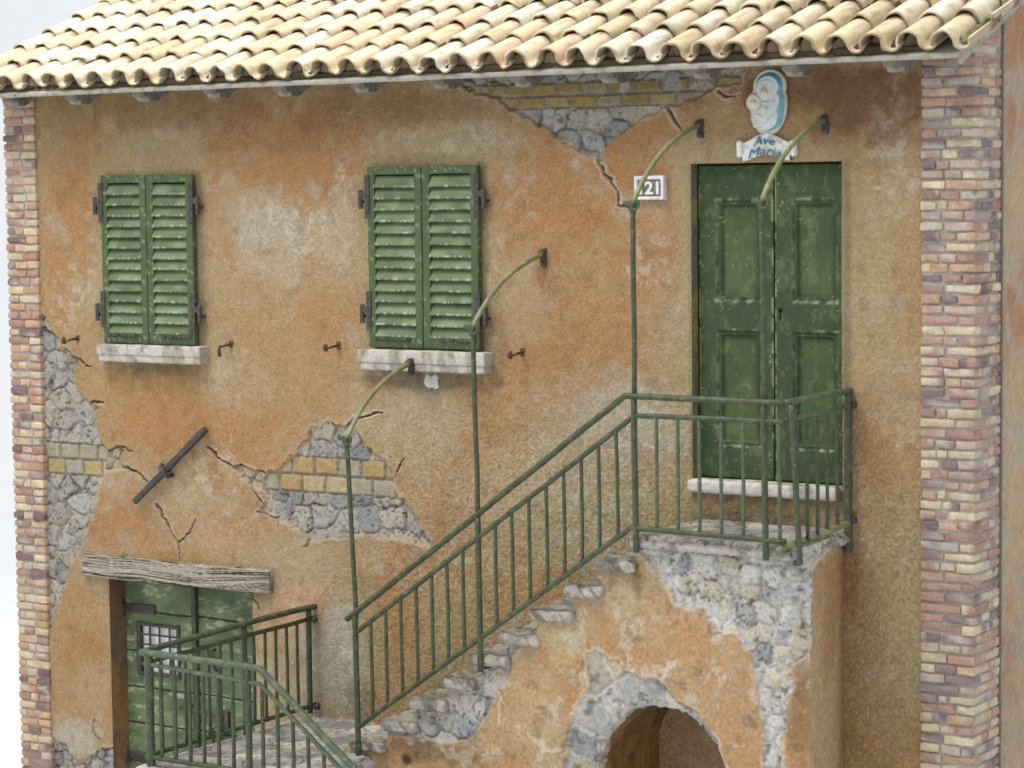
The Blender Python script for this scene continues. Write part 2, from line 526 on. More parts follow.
CRK = [  # centre line, width, light lip
    ([(597, 158), (608, 179), (618, 189), (620, 203), (629, 206)], .014, .8), ([(667, 107), (676, 124), (682, 131)], .010, .9), ([(717, 90), (724, 97), (740, 95)], .009, .9),
    ([(206, 447), (220, 458), (237, 470), (252, 487), (264, 502)], .011, .4), ([(234, 466), (250, 469), (265, 474)], .010, .3), ([(108, 460), (118, 466), (130, 468), (140, 474), (147, 482)], .012, .2),
    ([(103, 450), (120, 447), (132, 450)], .010, .2), ([(155, 503), (166, 522), (174, 537), (180, 551), (180, 562)], .011, .5), ([(178, 543), (190, 532), (192, 525), (197, 518)], .009, .4),
    ([(249, 592), (252, 599), (257, 603), (258, 610)], .012, 0), ([(347, 424), (363, 416), (381, 412)], .012, .9), ([(64, 348), (75, 357), (84, 365), (92, 367)], .008, .2),
    ([(395, 478), (399, 465), (404, 458)], .008, .8), ([(88, 405), (95, 403), (104, 404)], .010, .2), ([(258, 512), (268, 516), (284, 522)], .009, .6), ([(48, 655), (50, 700), (52, 738)], .006, .1),
    ([(95, 718), (93, 731), (99, 741)], .006, .4)]


def facade():
    X = breaks(-.52, 7.085, [LD[0], LD[1], UD[0], UD[1]], .0075)
    Z = breaks(-.12, 5.47, [LD[2], UD[2], UD[3]], .0075)
    x, z = np.meshgrid(X, Z, indexing='ij')
    # plaster colour
    C = np.zeros(x.shape + (3,)) + OCH
    n1 = fbm(x, z, 1.3, 5, 11); n2 = fbm(x, z, 3.5, 5, 12); n3 = fbm(x, z, 11, 4, 13); n4 = fbm(x, z, 34, 3, 14)
    C = mix(C, SAN, sst(.45, .68, n1) * .6)
    C = mix(C, ORA, sst(.46, .74, n2 * .6 + n1 * .4) * .5)
    for bx_, by_, rx, ry, col, s in BL:
        cx, cz = at(bx_, by_); k = FPX / (R[2] @ (np.array([cx, 0, cz]) - CAM))
        q = np.sqrt(((x - cx) / (rx / k / .84)) ** 2 + ((z - cz) / (ry / k)) ** 2)
        q = q + (n2 - .5) * 1.3 + (n3 - .5) * 1.0
        C = mix(C, col, sst(1.15, .35, q) * s)
    C = mix(C, GRY, sst(.54, .74, n3 * .4 + n2 * .6) * .4)
    wear = sst(.585, .66, fbm(x, z, 5, 6, 21, .62)) * sst(.40, .62, n1 + (n2 - .5) * .5)
    C = mix(C, PALE, wear * .16)
    for bx_, by_, rx, ry in ((275, 212, 55, 26), (300, 240, 40, 40), (440, 142, 80, 20), (345, 172, 20, 40), (655, 430, 60, 50), (650, 262, 45, 30), (72, 300, 26, 50), (335, 680, 30, 50), (340, 640, 16, 60),
                             (895, 165, 26, 60), (215, 470, 40, 30), (100, 230, 20, 60), (480, 560, 60, 40), (400, 560, 50, 16), (90, 730, 30, 26), (490, 260, 12, 70), (240, 520, 50, 16), (590, 500, 60, 60)):
        cx, cz = at(bx_, by_); q = np.sqrt(((x - cx) / (rx / 112)) ** 2 + ((z - cz) / (ry / 135)) ** 2) + (n2 - .5) * 1.6
        C = mix(C, PALE, sst(1.2, .3, q) * sst(.50, .66, fbm(x, z, 16, 5, 27, .7)) * .42)
    fl = sst(.70, .78, fbm(x, z, 30, 3, 23)) * sst(.45, .6, n2)
    C = mix(C, PALE, fl * .22)
    dk = sst(.60, .74, fbm(x, z, 9, 5, 25, .6)) * .2
    C = mix(C, lin(112, 84, 56), dk)
    # grime round the shutters and rain streaks below ledges
    for (a, b, c, d) in ((.24, 1.17, 3.38, 4.70), (2.79, 3.75, 3.42, 4.73), (UD[0], UD[1], 2.55, UD[3])):
        q = np.maximum(np.maximum(a - x, x - b), np.maximum(c - z, z - d)) + (n2 - .5) * .16
        C = mix(C, OLI, sst(.17, .0, q) * .55)
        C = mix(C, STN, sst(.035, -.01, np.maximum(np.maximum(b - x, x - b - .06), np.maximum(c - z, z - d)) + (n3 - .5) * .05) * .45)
    for (a, b, z0, ln, st_) in ((.16, 1.24, 3.255, .42, .42), (2.70, 3.83, 3.265, .40, .42), (5.4, 6.5, 2.53, .2, .5), (-.4, 4.2, 5.30, .75, .28), (5.8, 7.06, 5.30, .7, .32), (-.05, 1.8, 1.545, .25, .3)):
        sx_ = fbm(x * 9, z * .35, 1, 4, 28, .65); dz = z0 - z
        C = mix(C, lin(116, 92, 62), (dz > 0) * sst(ln, 0, dz + (sx_ - .5) * ln * 1.4) * sst(.42, .62, sx_) * sst(0, .04, x - a) * sst(0, .04, b - x) * st_)
    low = sst(.9, .2, z) * sst(2.3, 2.6, x)
    C = mix(C, lin(120, 104, 78), low * .3)
    C = C * (.80 + .24 * n4 + .16 * vn2(x * 90, z * 90, 31))[..., None]
    gr = vn2(x * 62, z * 62, 40) * .6 + vn2(x * 120, z * 120, 41) * .4
    coarse = .45 + .9 * sst(3.9, 2.2, z + (n1 - .5) * 1.2) * sst(2.0, 3.2, x)
    H = (gr - .5) * .0075 * coarse + (fbm(x, z, 2.2, 3, 44) - .5) * .018 + (n3 - .5) * .005
    C = C * (1 + (gr - .5) * .46 * coarse)[..., None]
    C = desat(C, .82) * np.array([1.03, 1.06, 1.03])
    # door edges of the plaster, worn round
    for (a, b, c, d) in ((LD[0], LD[1], -9, LD[2]), UD):
        dd = np.maximum(np.maximum(a - x, x - b), np.maximum(c - z, z - d))
        H = H - np.where(dd > -1e-6, sst(.022, 0, dd + (n3 - .5) * .01) * .012, 0)
        C = mix(C, SAN, np.where(dd > -1e-6, sst(.03, 0, dd + (n4 - .5) * .03) * .5, 0))
    # cracks
    wx = x + (fbm(x, z, 16, 3, 51) - .5) * .05; wz = z + (fbm(x, z, 16, 3, 52) - .5) * .05
    for pts, w, lip in CRK:
        d, t = sdline(wx, wz, poly(pts))
        ww = w * (1.15 - .5 * t) * (.6 + .8 * n3)
        C = mix(C, lin(214, 190, 168), sst(ww * 3.4, ww * 1.3, d) * lip * .8)
        H = H + sst(ww * 3, ww * 1.2, d) * .005 * (lip > .3)
        m = sst(ww * 1.15, ww * .4, d)
        H = H - m * .03
        C = mix(C, lin(86, 66, 48), m * .9)
    # fallen plaster
    jx = x + (fbm(x, z, 13, 4, 61, .6) - .5) * .085; jz = z + (fbm(x, z, 13, 4, 62, .6) - .5) * .085
    for i, (nm, pts) in enumerate(DAM.items()):
        P = poly(pts)
        lo = P.min(0) - .15; hi = P.max(0) + .15
        a = np.searchsorted(X, lo[0]); b = np.searchsorted(X, hi[0]); c = np.searchsorted(Z, lo[1]); d_ = np.searchsorted(Z, hi[1])
        if b <= a or d_ <= c: continue
        S = np.s_[a:b, c:d_]
        sx = x[S]; sz = z[S]
        k = .35 if nm in ('pebbles', 'sprout', 'wedge') else 1
        d = sdpoly(sx + (jx[S] - sx) * k, sz + (jz[S] - sz) * k, P)
        sh, scol = stones(sx, sz, {'corner': .2, 'centre': .2, 'eave': .2}.get(nm, .12), 3 + i, GREYS)
        bands = {'eave': (at(600, 107)[1], at(600, 80)[1], 2, .205, OLIVES), 'centre': (at(320, 494)[1], at(320, 457)[1], 2, .215, YELLOWS),
                 'corner': (at(70, 475)[1], at(70, 443)[1], 2, .2, YELLOWS)}.get(nm)
        if bands:
            rh, rc = rows(sx, sz, bands[0], bands[1], bands[2], bands[3], 80 + i, bands[4])
            e = (fbm(sx, sz, 12, 2, 90) - .5) * .02
            m = ((sz + e > bands[0]) & (sz + e < bands[1])).astype(float)
            if nm == 'eave':
                m = m * sst(.40, .44, fbm(sx, sz, 4, 2, 95) + .3 * (sz < bands[0] + .1))
            sh = sh * (1 - m) + rh * m; scol = scol * (1 - m[..., None]) + rc * m[..., None]
        if nm in ('pebbles', 'sprout', 'wedge'):
            scol = mix(scol, SAN, np.full(sx.shape, .5))
        inside = sst(.006, -.010, d)
        C_ = C[S]; H_ = H[S]
        lip = sst(.034, .008, d + (n3[S] - .5) * .03) * (1 - inside)
        C_ = mix(C_, lin(202, 184, 160), lip * .50 * sst(.35, .65, n2[S]))
        edge = sst(-.035, -.004, d) * inside
        scol = mix(scol, lin(118, 104, 88), edge * .15)
        dust = sst(-.11, .0, d + (n2[S] - .5) * .12) * sst(.36, .6, fbm(sx, sz, 18, 4, 97))
        scol = mix(scol, lin(186, 172, 146), dust * .7); sh = sh * (1 - .35 * dust) + .3 * dust
        C[S] = C_ * (1 - inside[..., None]) + scol * inside[..., None]
        H[S] = H_ * (1 - inside) + (-.036 + .024 * sh) * inside + lip * .004
    keepv = ~(((x > LD[0] - 1e-6) & (x < LD[1] + 1e-6) & (z < LD[2] + 1e-6)))
    xc = (x[:-1, :-1] + x[1:, 1:]) / 2; zc = (z[:-1, :-1] + z[1:, 1:]) / 2
    keep = ~((xc > LD[0]) & (xc < LD[1]) & (zc < LD[2])) & ~((xc > UD[0]) & (xc < UD[1]) & (zc > UD[2]) & (zc < UD[3]))
    P3 = np.stack([x, -H, z], -1)
    ex = []

    def reveal(p0, p1, depth, seed, c0, c1):
        """strip going into the wall from edge p0-p1 (x,z)"""
        n = max(3, int(math.hypot(p1[0] - p0[0], p1[1] - p0[1]) / .02)); k = 12
        t = np.linspace(0, 1, n)[:, None]; s = np.linspace(0, 1, k)[None, :]
        gx = p0[0] + (p1[0] - p0[0]) * t + 0 * s; gz = p0[1] + (p1[1] - p0[1]) * t + 0 * s; gy = depth * s + 0 * t + .010 * (1 - s) ** 8
        nn = fbm(gx * 3 + gy * 3, gz, 5, 4, seed)
        c = np.zeros(gx.shape + (3,)) + c0
        c = mix(c, c1, sst(.4, .65, nn)); c = c * (.7 + .6 * fbm(gx + gy, gz, 25, 3, seed + 4))[..., None]
        ex.append((np.stack([gx, gy, gz], -1), c))
    reveal((LD[0], -.12), (LD[0], LD[2]), .22, 5, lin(118, 98, 76), lin(140, 108, 78))
    reveal((LD[1], LD[2]), (LD[1], -.12), .22, 6, UMB, SAN)
    reveal((LD[0], LD[2]), (LD[1], LD[2]), .22, 7, lin(120, 94, 66), BRO)
    reveal((UD[0], UD[2]), (UD[0], UD[3]), .10, 8, lin(128, 124, 100), lin(150, 138, 104))
    reveal((UD[1], UD[3]), (UD[1], UD[2]), .10, 9, OLI, OLI)
    reveal((UD[0], UD[3]), (UD[1], UD[3]), .10, 10, OLI, STN)
    hfield('front_wall', P3, C, keep, M_PLASTER, house, ex)
    # inner face of the wall
    mb = MB()
    mb.add(*box((-.70, .30, -.12), (7.25, .34, 5.47)), lin(170, 160, 145))
    mb.build('inner_wall', M_PLASTER, house, False)


facade()

SLOPE = math.radians(23.0)
TS, CS = math.tan(SLOPE), math.cos(SLOPE)
EY, EZ = -.45, 5.292             # eave edge of the roof deck, underside
RIDGE = 2.6


def roofz(y): return EZ + (y - EY) * TS


def gable(name, xo, xi, y0):
    """side wall under the roof slope, plastered"""
    Y = breaks(y0, 5.0, [], .02); t = np.linspace(0, 1, 160)
    y, tt = np.meshgrid(Y, t, indexing='ij')
    top = np.where(y < RIDGE, roofz(y), roofz(RIDGE) - (y - RIDGE) * TS) - .01
    z = -.12 + (top + .12) * tt
    n1 = fbm(y, z, 1.6, 5, 71); n2 = fbm(y, z, 6, 4, 72); n4 = fbm(y, z, 40, 3, 73)
    C = np.zeros(y.shape + (3,)) + lin(198, 172, 142)
    C = mix(C, lin(186, 140, 112), sst(.42, .62, n1 + (z - 3.5) * .06) * .85)
    C = mix(C, lin(184, 178, 160), sst(.5, .65, n2) * .6)
    C = mix(C, lin(150, 146, 128), sst(2.6, 1.2, z) * .35 * n2 * 2)
    edge = sst(.12, .0, y - y0 + (n2 - .5) * .12)
    C = mix(C, lin(172, 164, 148), edge * .7)
    C = C * (.76 + .48 * n4)[..., None]
    s = 1 if xo > xi else -1
    H = (n4 - .5) * .012 + (n2 - .5) * .02 - sst(.03, 0, y - y0) * .012
    hole = sst(.02, .0, np.abs(z - (2.35 + .25 * np.sin(y * 9))) - .012 * (n2 > .5)) * edge
    H = H - .02 * sst(.6, .68, fbm(y, z, 12, 3, 75)) * edge
    P = np.stack([xo + s * H, y, z], -1)
    P2 = np.stack([xo + 0 * t[None, :] * np.ones((8, 1)) - s * np.linspace(0, .08, 8)[:, None], y0 + 0 * t[None, :] * np.ones((8, 1)), z[:1] * np.ones((8, 1))], -1)
    hfield(name, P, C, None, M_PLASTER, house, [(P2, np.zeros(P2.shape) + lin(150, 138, 120))])


gable('side_wall', 7.437, 7.3, .40)
gable('side_wall', -.79, -.7, .36)
mb = MB(); mb.add(*box((-.78, 4.96, -.12), (7.39, 5.0, 5.45)), lin(190, 165, 135)); mb.build('back_wall', M_PLASTER, house, False)

# ---- brick corners
BRK_R = [desat(lin(c) * .93, .70) for c in ((184, 138, 120), (196, 152, 126), (160, 134, 132), (214, 192, 146), (208, 164, 120), (180, 154, 142), (192, 142, 120), (148, 122, 124), (204, 176, 150), (216, 196, 150))]
BRK_L = [desat(lin(c) * .93, .70) for c in ((192, 138, 104), (200, 152, 110), (140, 108, 104), (218, 192, 136), (210, 160, 112), (170, 136, 122), (190, 134, 108), (214, 184, 130), (206, 176, 140))]


def pillar(name, x0, x1, yb, corner, pal, ch, seed):
    r = np.random.RandomState(seed)
    mb = MB(); yf = -.028
    core = rbox((x0 + .014, yf + .013, -.12), (x1 - .014, yb, 5.40), .004, (3, 3, 60), .006, 14, seed)
    cc = lin(172, 166, 156) * (.6 + .5 * vn3(core[0][:, 0] * 20, core[0][:, 1] * 20, core[0][:, 2] * 20, 2))[:, None]
    core[0][:, 2] = np.where(core[0][:, 2] > 5.2, np.minimum(core[0][:, 2] + .25, roofz(core[0][:, 1]) - .03), core[0][:, 2])
    mb.add(core[0], core[1], cc)
    z = -.12; k = 0

    def brick(a, b, c0, d0, zz):
        j = r.uniform(-.004, .004, 6)
        lo = np.array((a + .004, c0, zz + .006)); hi = np.array((b - .005, d0, zz + ch - .009))
        lo = lo + j[:3]; hi = hi + j[3:]
        V, F = rbox(lo, hi, .009, (4, 4, 2), .006, 16, int(r.randint(999)), r.uniform(-.012, .012))
        if z + ch > roofz(c0) - .01: return
        V[:, 2] += r.uniform(-.022, .022) * (V[:, 0] - (a + b) / 2)
        q = vn3(V[:, 0] * 28, V[:, 1] * 28, V[:, 2] * 40, 6)
        base = pal[r.randint(len(pal))] * r.uniform(.86, 1.1)
        col = base * (.72 + .5 * q)[:, None]
        if r.rand() < .6: col = mix(col, lin(192, 182, 170), sst(.5, .75, vn3(V[:, 0] * 14, V[:, 1] * 14, V[:, 2] * 18, 9)) * .8)
        if r.rand() < .25: col = mix(col, pal[r.randint(len(pal))], sst(.45, .6, vn3(V[:, 0] * 9, V[:, 1] * 9, V[:, 2] * 9, 8)))
        mb.add(V, F, col)
    while z + ch < 5.62:
        a = (.10 if k % 2 else .19) + r.uniform(-.02, .03)
        b = (.25 if k % 2 else .12) + r.uniform(-.02, .02)
        if corner == 'r':
            brick(x1 - a, x1, yf, yf + b, z)
            xs_ = [x0, x1 - a]
        else:
            brick(x0, x0 + a, yf, yf + b, z)
            xs_ = [x0 + a, x1]
        w = xs_[1] - xs_[0]; cut = [xs_[0], xs_[1]]
        if w > .17 and r.rand() < .75: cut = [xs_[0], xs_[0] + w * r.uniform(.36, .64), xs_[1]]
        for p, q in zip(cut[:-1], cut[1:]): brick(p, q, yf, yf + .1, z)
        ys = yf + b
        while ys < yb - .03:
            ye = min(yb, ys + (.1 if (k + int(ys * 10)) % 2 else .2) + r.uniform(-.02, .02))
            if yb - ye < .05: ye = yb
            if corner == 'r': brick(x1 - .1, x1, ys + .003, ye - .003, z)
            else: brick(x0, x0 + .1, ys + .003, ye - .003, z)
            ys = ye
        z += ch * r.uniform(.97, 1.03); k += 1
    mb.build(name, M_BRICK, house)


pillar('brick_corner', 7.065, 7.43, .40, 'r', BRK_R, .0642, 4)
pillar('brick_corner', -.785, -.445, .35, 'l', BRK_L, .0668, 8)


# ---- roof
def roof():
    x0, x1 = -.82, 7.492
    mb = MB()
    # deck (front slope), seen as the pale board under the tiles
    L = (RIDGE - EY) / CS
    n = np.array([0, -math.sin(SLOPE), math.cos(SLOPE)])
    u = np.array([0, CS, math.sin(SLOPE)])
    o = np.array([0, EY, EZ])

    def slab(xa, xb, s0, s1, h0, h1, nx=60, seed=1, noise=.004):
        V, F = rbox((xa, s0, h0), (xb, s1, h1), .008, (nx, 12, 2), noise, 5, seed)
        return np.outer(V[:, 0], [1, 0, 0]) + np.outer(V[:, 1], u) + np.outer(V[:, 2], n) + o, F
    mb.add(*slab(x0, x1, 0, L, 0, .036, 90))
    mb.build('roof_deck', M_BOARD, house)
    mb = MB(); mb.add(*slab(7.44, 7.468, .10, L, -.075, -.004, 2, 3)); mb.build('verge_board', M_BOARD, house)
    PLUG_X = x0 + .075
    mb = MB(); mb.add(*slab(x0 + .02, x1 - .16, .025, L - .1, .039, .078, 40, 5, .02)); mb.build('mortar_bed', M_DARK, house)
    # back slope, plain boards
    u2 = np.array([0, CS, -math.sin(SLOPE)])
    V, F = rbox((x0, 0, 0), (x1, L, .12), .01, (4, 4, 2))
    V2 = np.outer(V[:, 0], [1, 0, 0]) + np.outer(V[:, 1], u2) + np.outer(V[:, 2], [0, math.sin(SLOPE), math.cos(SLOPE)]) + np.array([0, RIDGE, roofz(RIDGE)])
    mb = MB(); mb.add(V2, F); mb.build('roof_deck', M_BOARD, house)
    # curved tiles: a hump that runs into a trough whose far lip curls up under the next hump
    pal = [lin(c) for c in ((238, 226, 202), (242, 233, 214), (232, 216, 186), (244, 238, 224), (236, 220, 190), (238, 228, 206), (230, 216, 186))]
    pitch = .2335; e = .362; tl = .46
    rc, rp = .068, .047
    prof = []
    for a in np.linspace(math.radians(196), 0, 13): prof.append((rc * math.cos(a), rc * math.sin(a)))
    cx = rc + rp - .002
    for a in np.linspace(math.radians(180), math.radians(352), 12)[1:]: prof.append((cx + rp * math.cos(a), rp * math.sin(a)))
    prof = np.array(prof)
    sc = (pitch + .004) / (2 * rc + 2 * rp - .012)
    prof[:, 0] *= sc
    nt = np.gradient(prof, axis=0); nt /= np.linalg.norm(nt, axis=1, keepdims=True)
    nor = np.stack([nt[:, 1] * -1, nt[:, 0]], 1)
    Vs = []; Fs = []; Cs = []; nv = 0
    r = np.random.RandomState(5)
    nrow = int((L - .05) / e) + 1
    ncol = int((x1 - .13 - x0) / pitch) + 1
    S = np.array([0, .012, .03, .10, .2, .3, .345, .37, .40, tl])
    for row in range(nrow):
        for c in range(ncol):
            bx_ = x0 + .075 + c * pitch + r.normal(0, .004)
            s0 = -.012 + row * e + r.normal(0, .010)
            lift = .116 + r.normal(0, .003); tilt = .036 / tl
            yaw = r.normal(0, .010); roll = r.normal(0, .012)
            base = pal[r.randint(len(pal))] * r.uniform(.90, 1.02) * np.array([.952, .950, .922])
            if r.rand() < .05: base = lin(222, 194, 168)
            if r.rand() < .06: base = lin(210, 194, 162)
            th = .0155
            ring = []
            pr = prof
            if c == ncol - 1:          # the edge tile: hump, trough and a tall outer lip
                pr = prof.copy(); pr[-3:, 1] += np.array([.010, .02, .03])
            for s in S:
                tap = 1 - .10 * s / tl
                jag = 0
                out = pr * np.array([1, tap]) + nor * th * .5
                inn = (pr * np.array([1, tap]) - nor * th * .5)[::-1]
                lp = np.vstack([out, inn])
                wob = (vn2(lp[:, 0] * 26 + c * 3.1, lp[:, 1] * 26 + row * 5.3, 3) - .5) * (.026 if s < .02 else .004)
                hh = lift + lp[:, 1] - s * tilt + roll * lp[:, 0] + wob * .4
                xx = bx_ + lp[:, 0] + yaw * s
                ss = s0 + s + (wob if s < .02 else 0)
                ring.append(np.outer(xx, [1, 0, 0]) + np.outer(ss + 0 * xx, u) + np.outer(hh, n) + o)
            k = len(ring[0]); V = np.vstack(ring); m = len(S)
            F = []
            for i in range(m - 1):
                for j in range(k):
                    j2 = (j + 1) % k
                    F.append((i * k + j, (i + 1) * k + j, (i + 1) * k + j2, i * k + j2))
            h = k // 2
            for j in range(h - 1): F.append((j, j + 1, k - 2 - j, k - 1 - j))
            # colour
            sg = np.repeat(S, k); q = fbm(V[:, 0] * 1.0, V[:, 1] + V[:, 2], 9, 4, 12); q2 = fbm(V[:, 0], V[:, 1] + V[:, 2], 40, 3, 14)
            col = np.zeros((len(V), 3)) + base
            col = mix(col, lin(216, 198, 166), sst(.48, .72, q) * .5)
            col = mix(col, lin(140, 122, 92), sst(.62, .72, q2) * .45)
            q5 = fbm(V[:, 0] + 3, V[:, 1] * .5 + V[:, 2], 5, 5, 18, .6)
            col = mix(col, lin(188, 166, 128), sst(.5, .7, q5) * .3)
            gap_shade_dirt = sst(.335, .362, sg + (q2 - .5) * .03) * (.75 + .5 * q)  # brown arc at the overlap: gap shade plus dirt, painted into the tile colour
            col = mix(col, lin(92, 76, 54), np.clip(gap_shade_dirt, 0, .92))
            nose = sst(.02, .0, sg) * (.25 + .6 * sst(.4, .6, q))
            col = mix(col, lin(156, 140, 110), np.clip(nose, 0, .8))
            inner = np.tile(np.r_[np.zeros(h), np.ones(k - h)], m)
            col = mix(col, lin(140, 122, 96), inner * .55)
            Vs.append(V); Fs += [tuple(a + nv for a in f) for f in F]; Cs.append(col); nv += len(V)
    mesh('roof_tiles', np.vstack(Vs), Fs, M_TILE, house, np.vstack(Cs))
    # rough mortar pushed into the open tile ends along the eave
    gx_ = np.linspace(x0 + .03, x1 - .16, 900); gs_ = np.concatenate([np.linspace(0, .03, 8), np.linspace(.05, .16, 6)])
    ax_, as_ = np.meshgrid(gx_, gs_, indexing='ij')
    ph = (ax_ - PLUG_X) / pitch
    hump = np.clip(np.cos((ph - np.round(ph)) * 2 * math.pi * .82), -.25, 1)
    nz_ = fbm(ax_, as_, 16, 4, 33); ns_ = fbm(ax_, as_ * 0 + 2, 9, 3, 34)
    hh_ = .066 + .085 * hump * sst(-.2, .6, hump) + (nz_ - .5) * .03
    hh_ = .04 + (hh_ - .04) * sst(-.001, .022, as_)
    ss_ = .035 + as_ + (ns_ - .5) * .06 + .01 * hump
    Pm = ax_[..., None] * np.array([1, 0, 0]) + ss_[..., None] * u + hh_[..., None] * n + o
    Cm = (np.zeros(ax_.shape + (3,)) + lin(138, 122, 98)) * (.45 + .8 * fbm(ax_, as_, 30, 3, 35))[..., None]
    hfield('eave_mortar', Pm, Cm, None, M_STONE, house)
    # rafter tails
    for k in range(-1, 11):
        cx_ = .27 + .675 * k
        w = .058
        y0 = EY + .08 + .01 * ((k * 7) % 3)
        pf = [(y0, roofz(y0) - .012), (y0, roofz(y0) - .060), (y0 + .045, roofz(y0) - .068), (y0 + .06, roofz(y0) - .092), (y0 + .13, roofz(y0) - .098), (.05, roofz(.05) - .13), (.05, roofz(.05) - .012)]
        V = []; m = len(pf)
        for sx in (-w, w):
            for (yy, zz) in pf: V.append((cx_ + sx + .004 * math.sin(k * 3 + yy * 30), yy, zz))
        F = [tuple(range(m)), tuple(range(2 * m - 1, m - 1, -1))] + [(i, i + m, (i + 1) % m + m, (i + 1) % m) for i in range(m)]
        b = MB(); b.add(V, F); b.build('rafter', M_RAFT, house, False)
    # moss in the last trough
    mb = MB(); r2 = np.random.RandomState(9)
    for i in range(70):
        s = r2.uniform(.0, .85) ** 1.1; px = x0 + .075 + (ncol - 1) * pitch + cx * sc + r2.normal(0, .018)
        hh = .116 - rp + .012 + r2.uniform(0, .035) - .03 * s
        if .32 < s < .40: hh += .02
        rad = r2.uniform(.008, .020)
        V, F = rbox((-rad, -rad, -rad), (rad, rad, rad), rad * .9, (2, 2, 2), rad * .5, 60, i)
        p = np.array([px, 0, 0]) + u * s + n * hh + o
        mb.add(V + p, F)
    tag(mb.build('moss', M_MOSS), 'pale green moss growing in the trough of the outermost roof tiles', 'moss', kind='stuff')


roof()


# ---- windows: shutters and sills
def fleck(V, C, col, f, lo, hi, amt, seed):
    return mix(C, col, sst(lo, hi, vn3(V[:, 0] * f, V[:, 1] * f, V[:, 2] * f, seed) * .6 + vn3(V[:, 0] * f * 2.2, V[:, 1] * f * 2.2, V[:, 2] * f * 2.2, seed + 1) * .4) * amt)


SH_FR = lin(76, 91, 60); SH_SL = lin(98, 112, 80); WORN = lin(186, 192, 174)


def colbox(mb, lo, hi, col, r=.006, n=(3, 2, 3), worn=.6, seed=0, noise=.002):
    V, F = rbox(lo, hi, r, n, noise, 12, seed)
    C = np.zeros((len(V), 3)) + col
    C = C * (.8 + .4 * vn3(V[:, 0] * 9, V[:, 1] * 9, V[:, 2] * 4, seed + 3))[:, None]
    C = fleck(V, C, WORN, 60, .66, .76, worn * .6, seed + 9)
    mb.add(V, F, C)


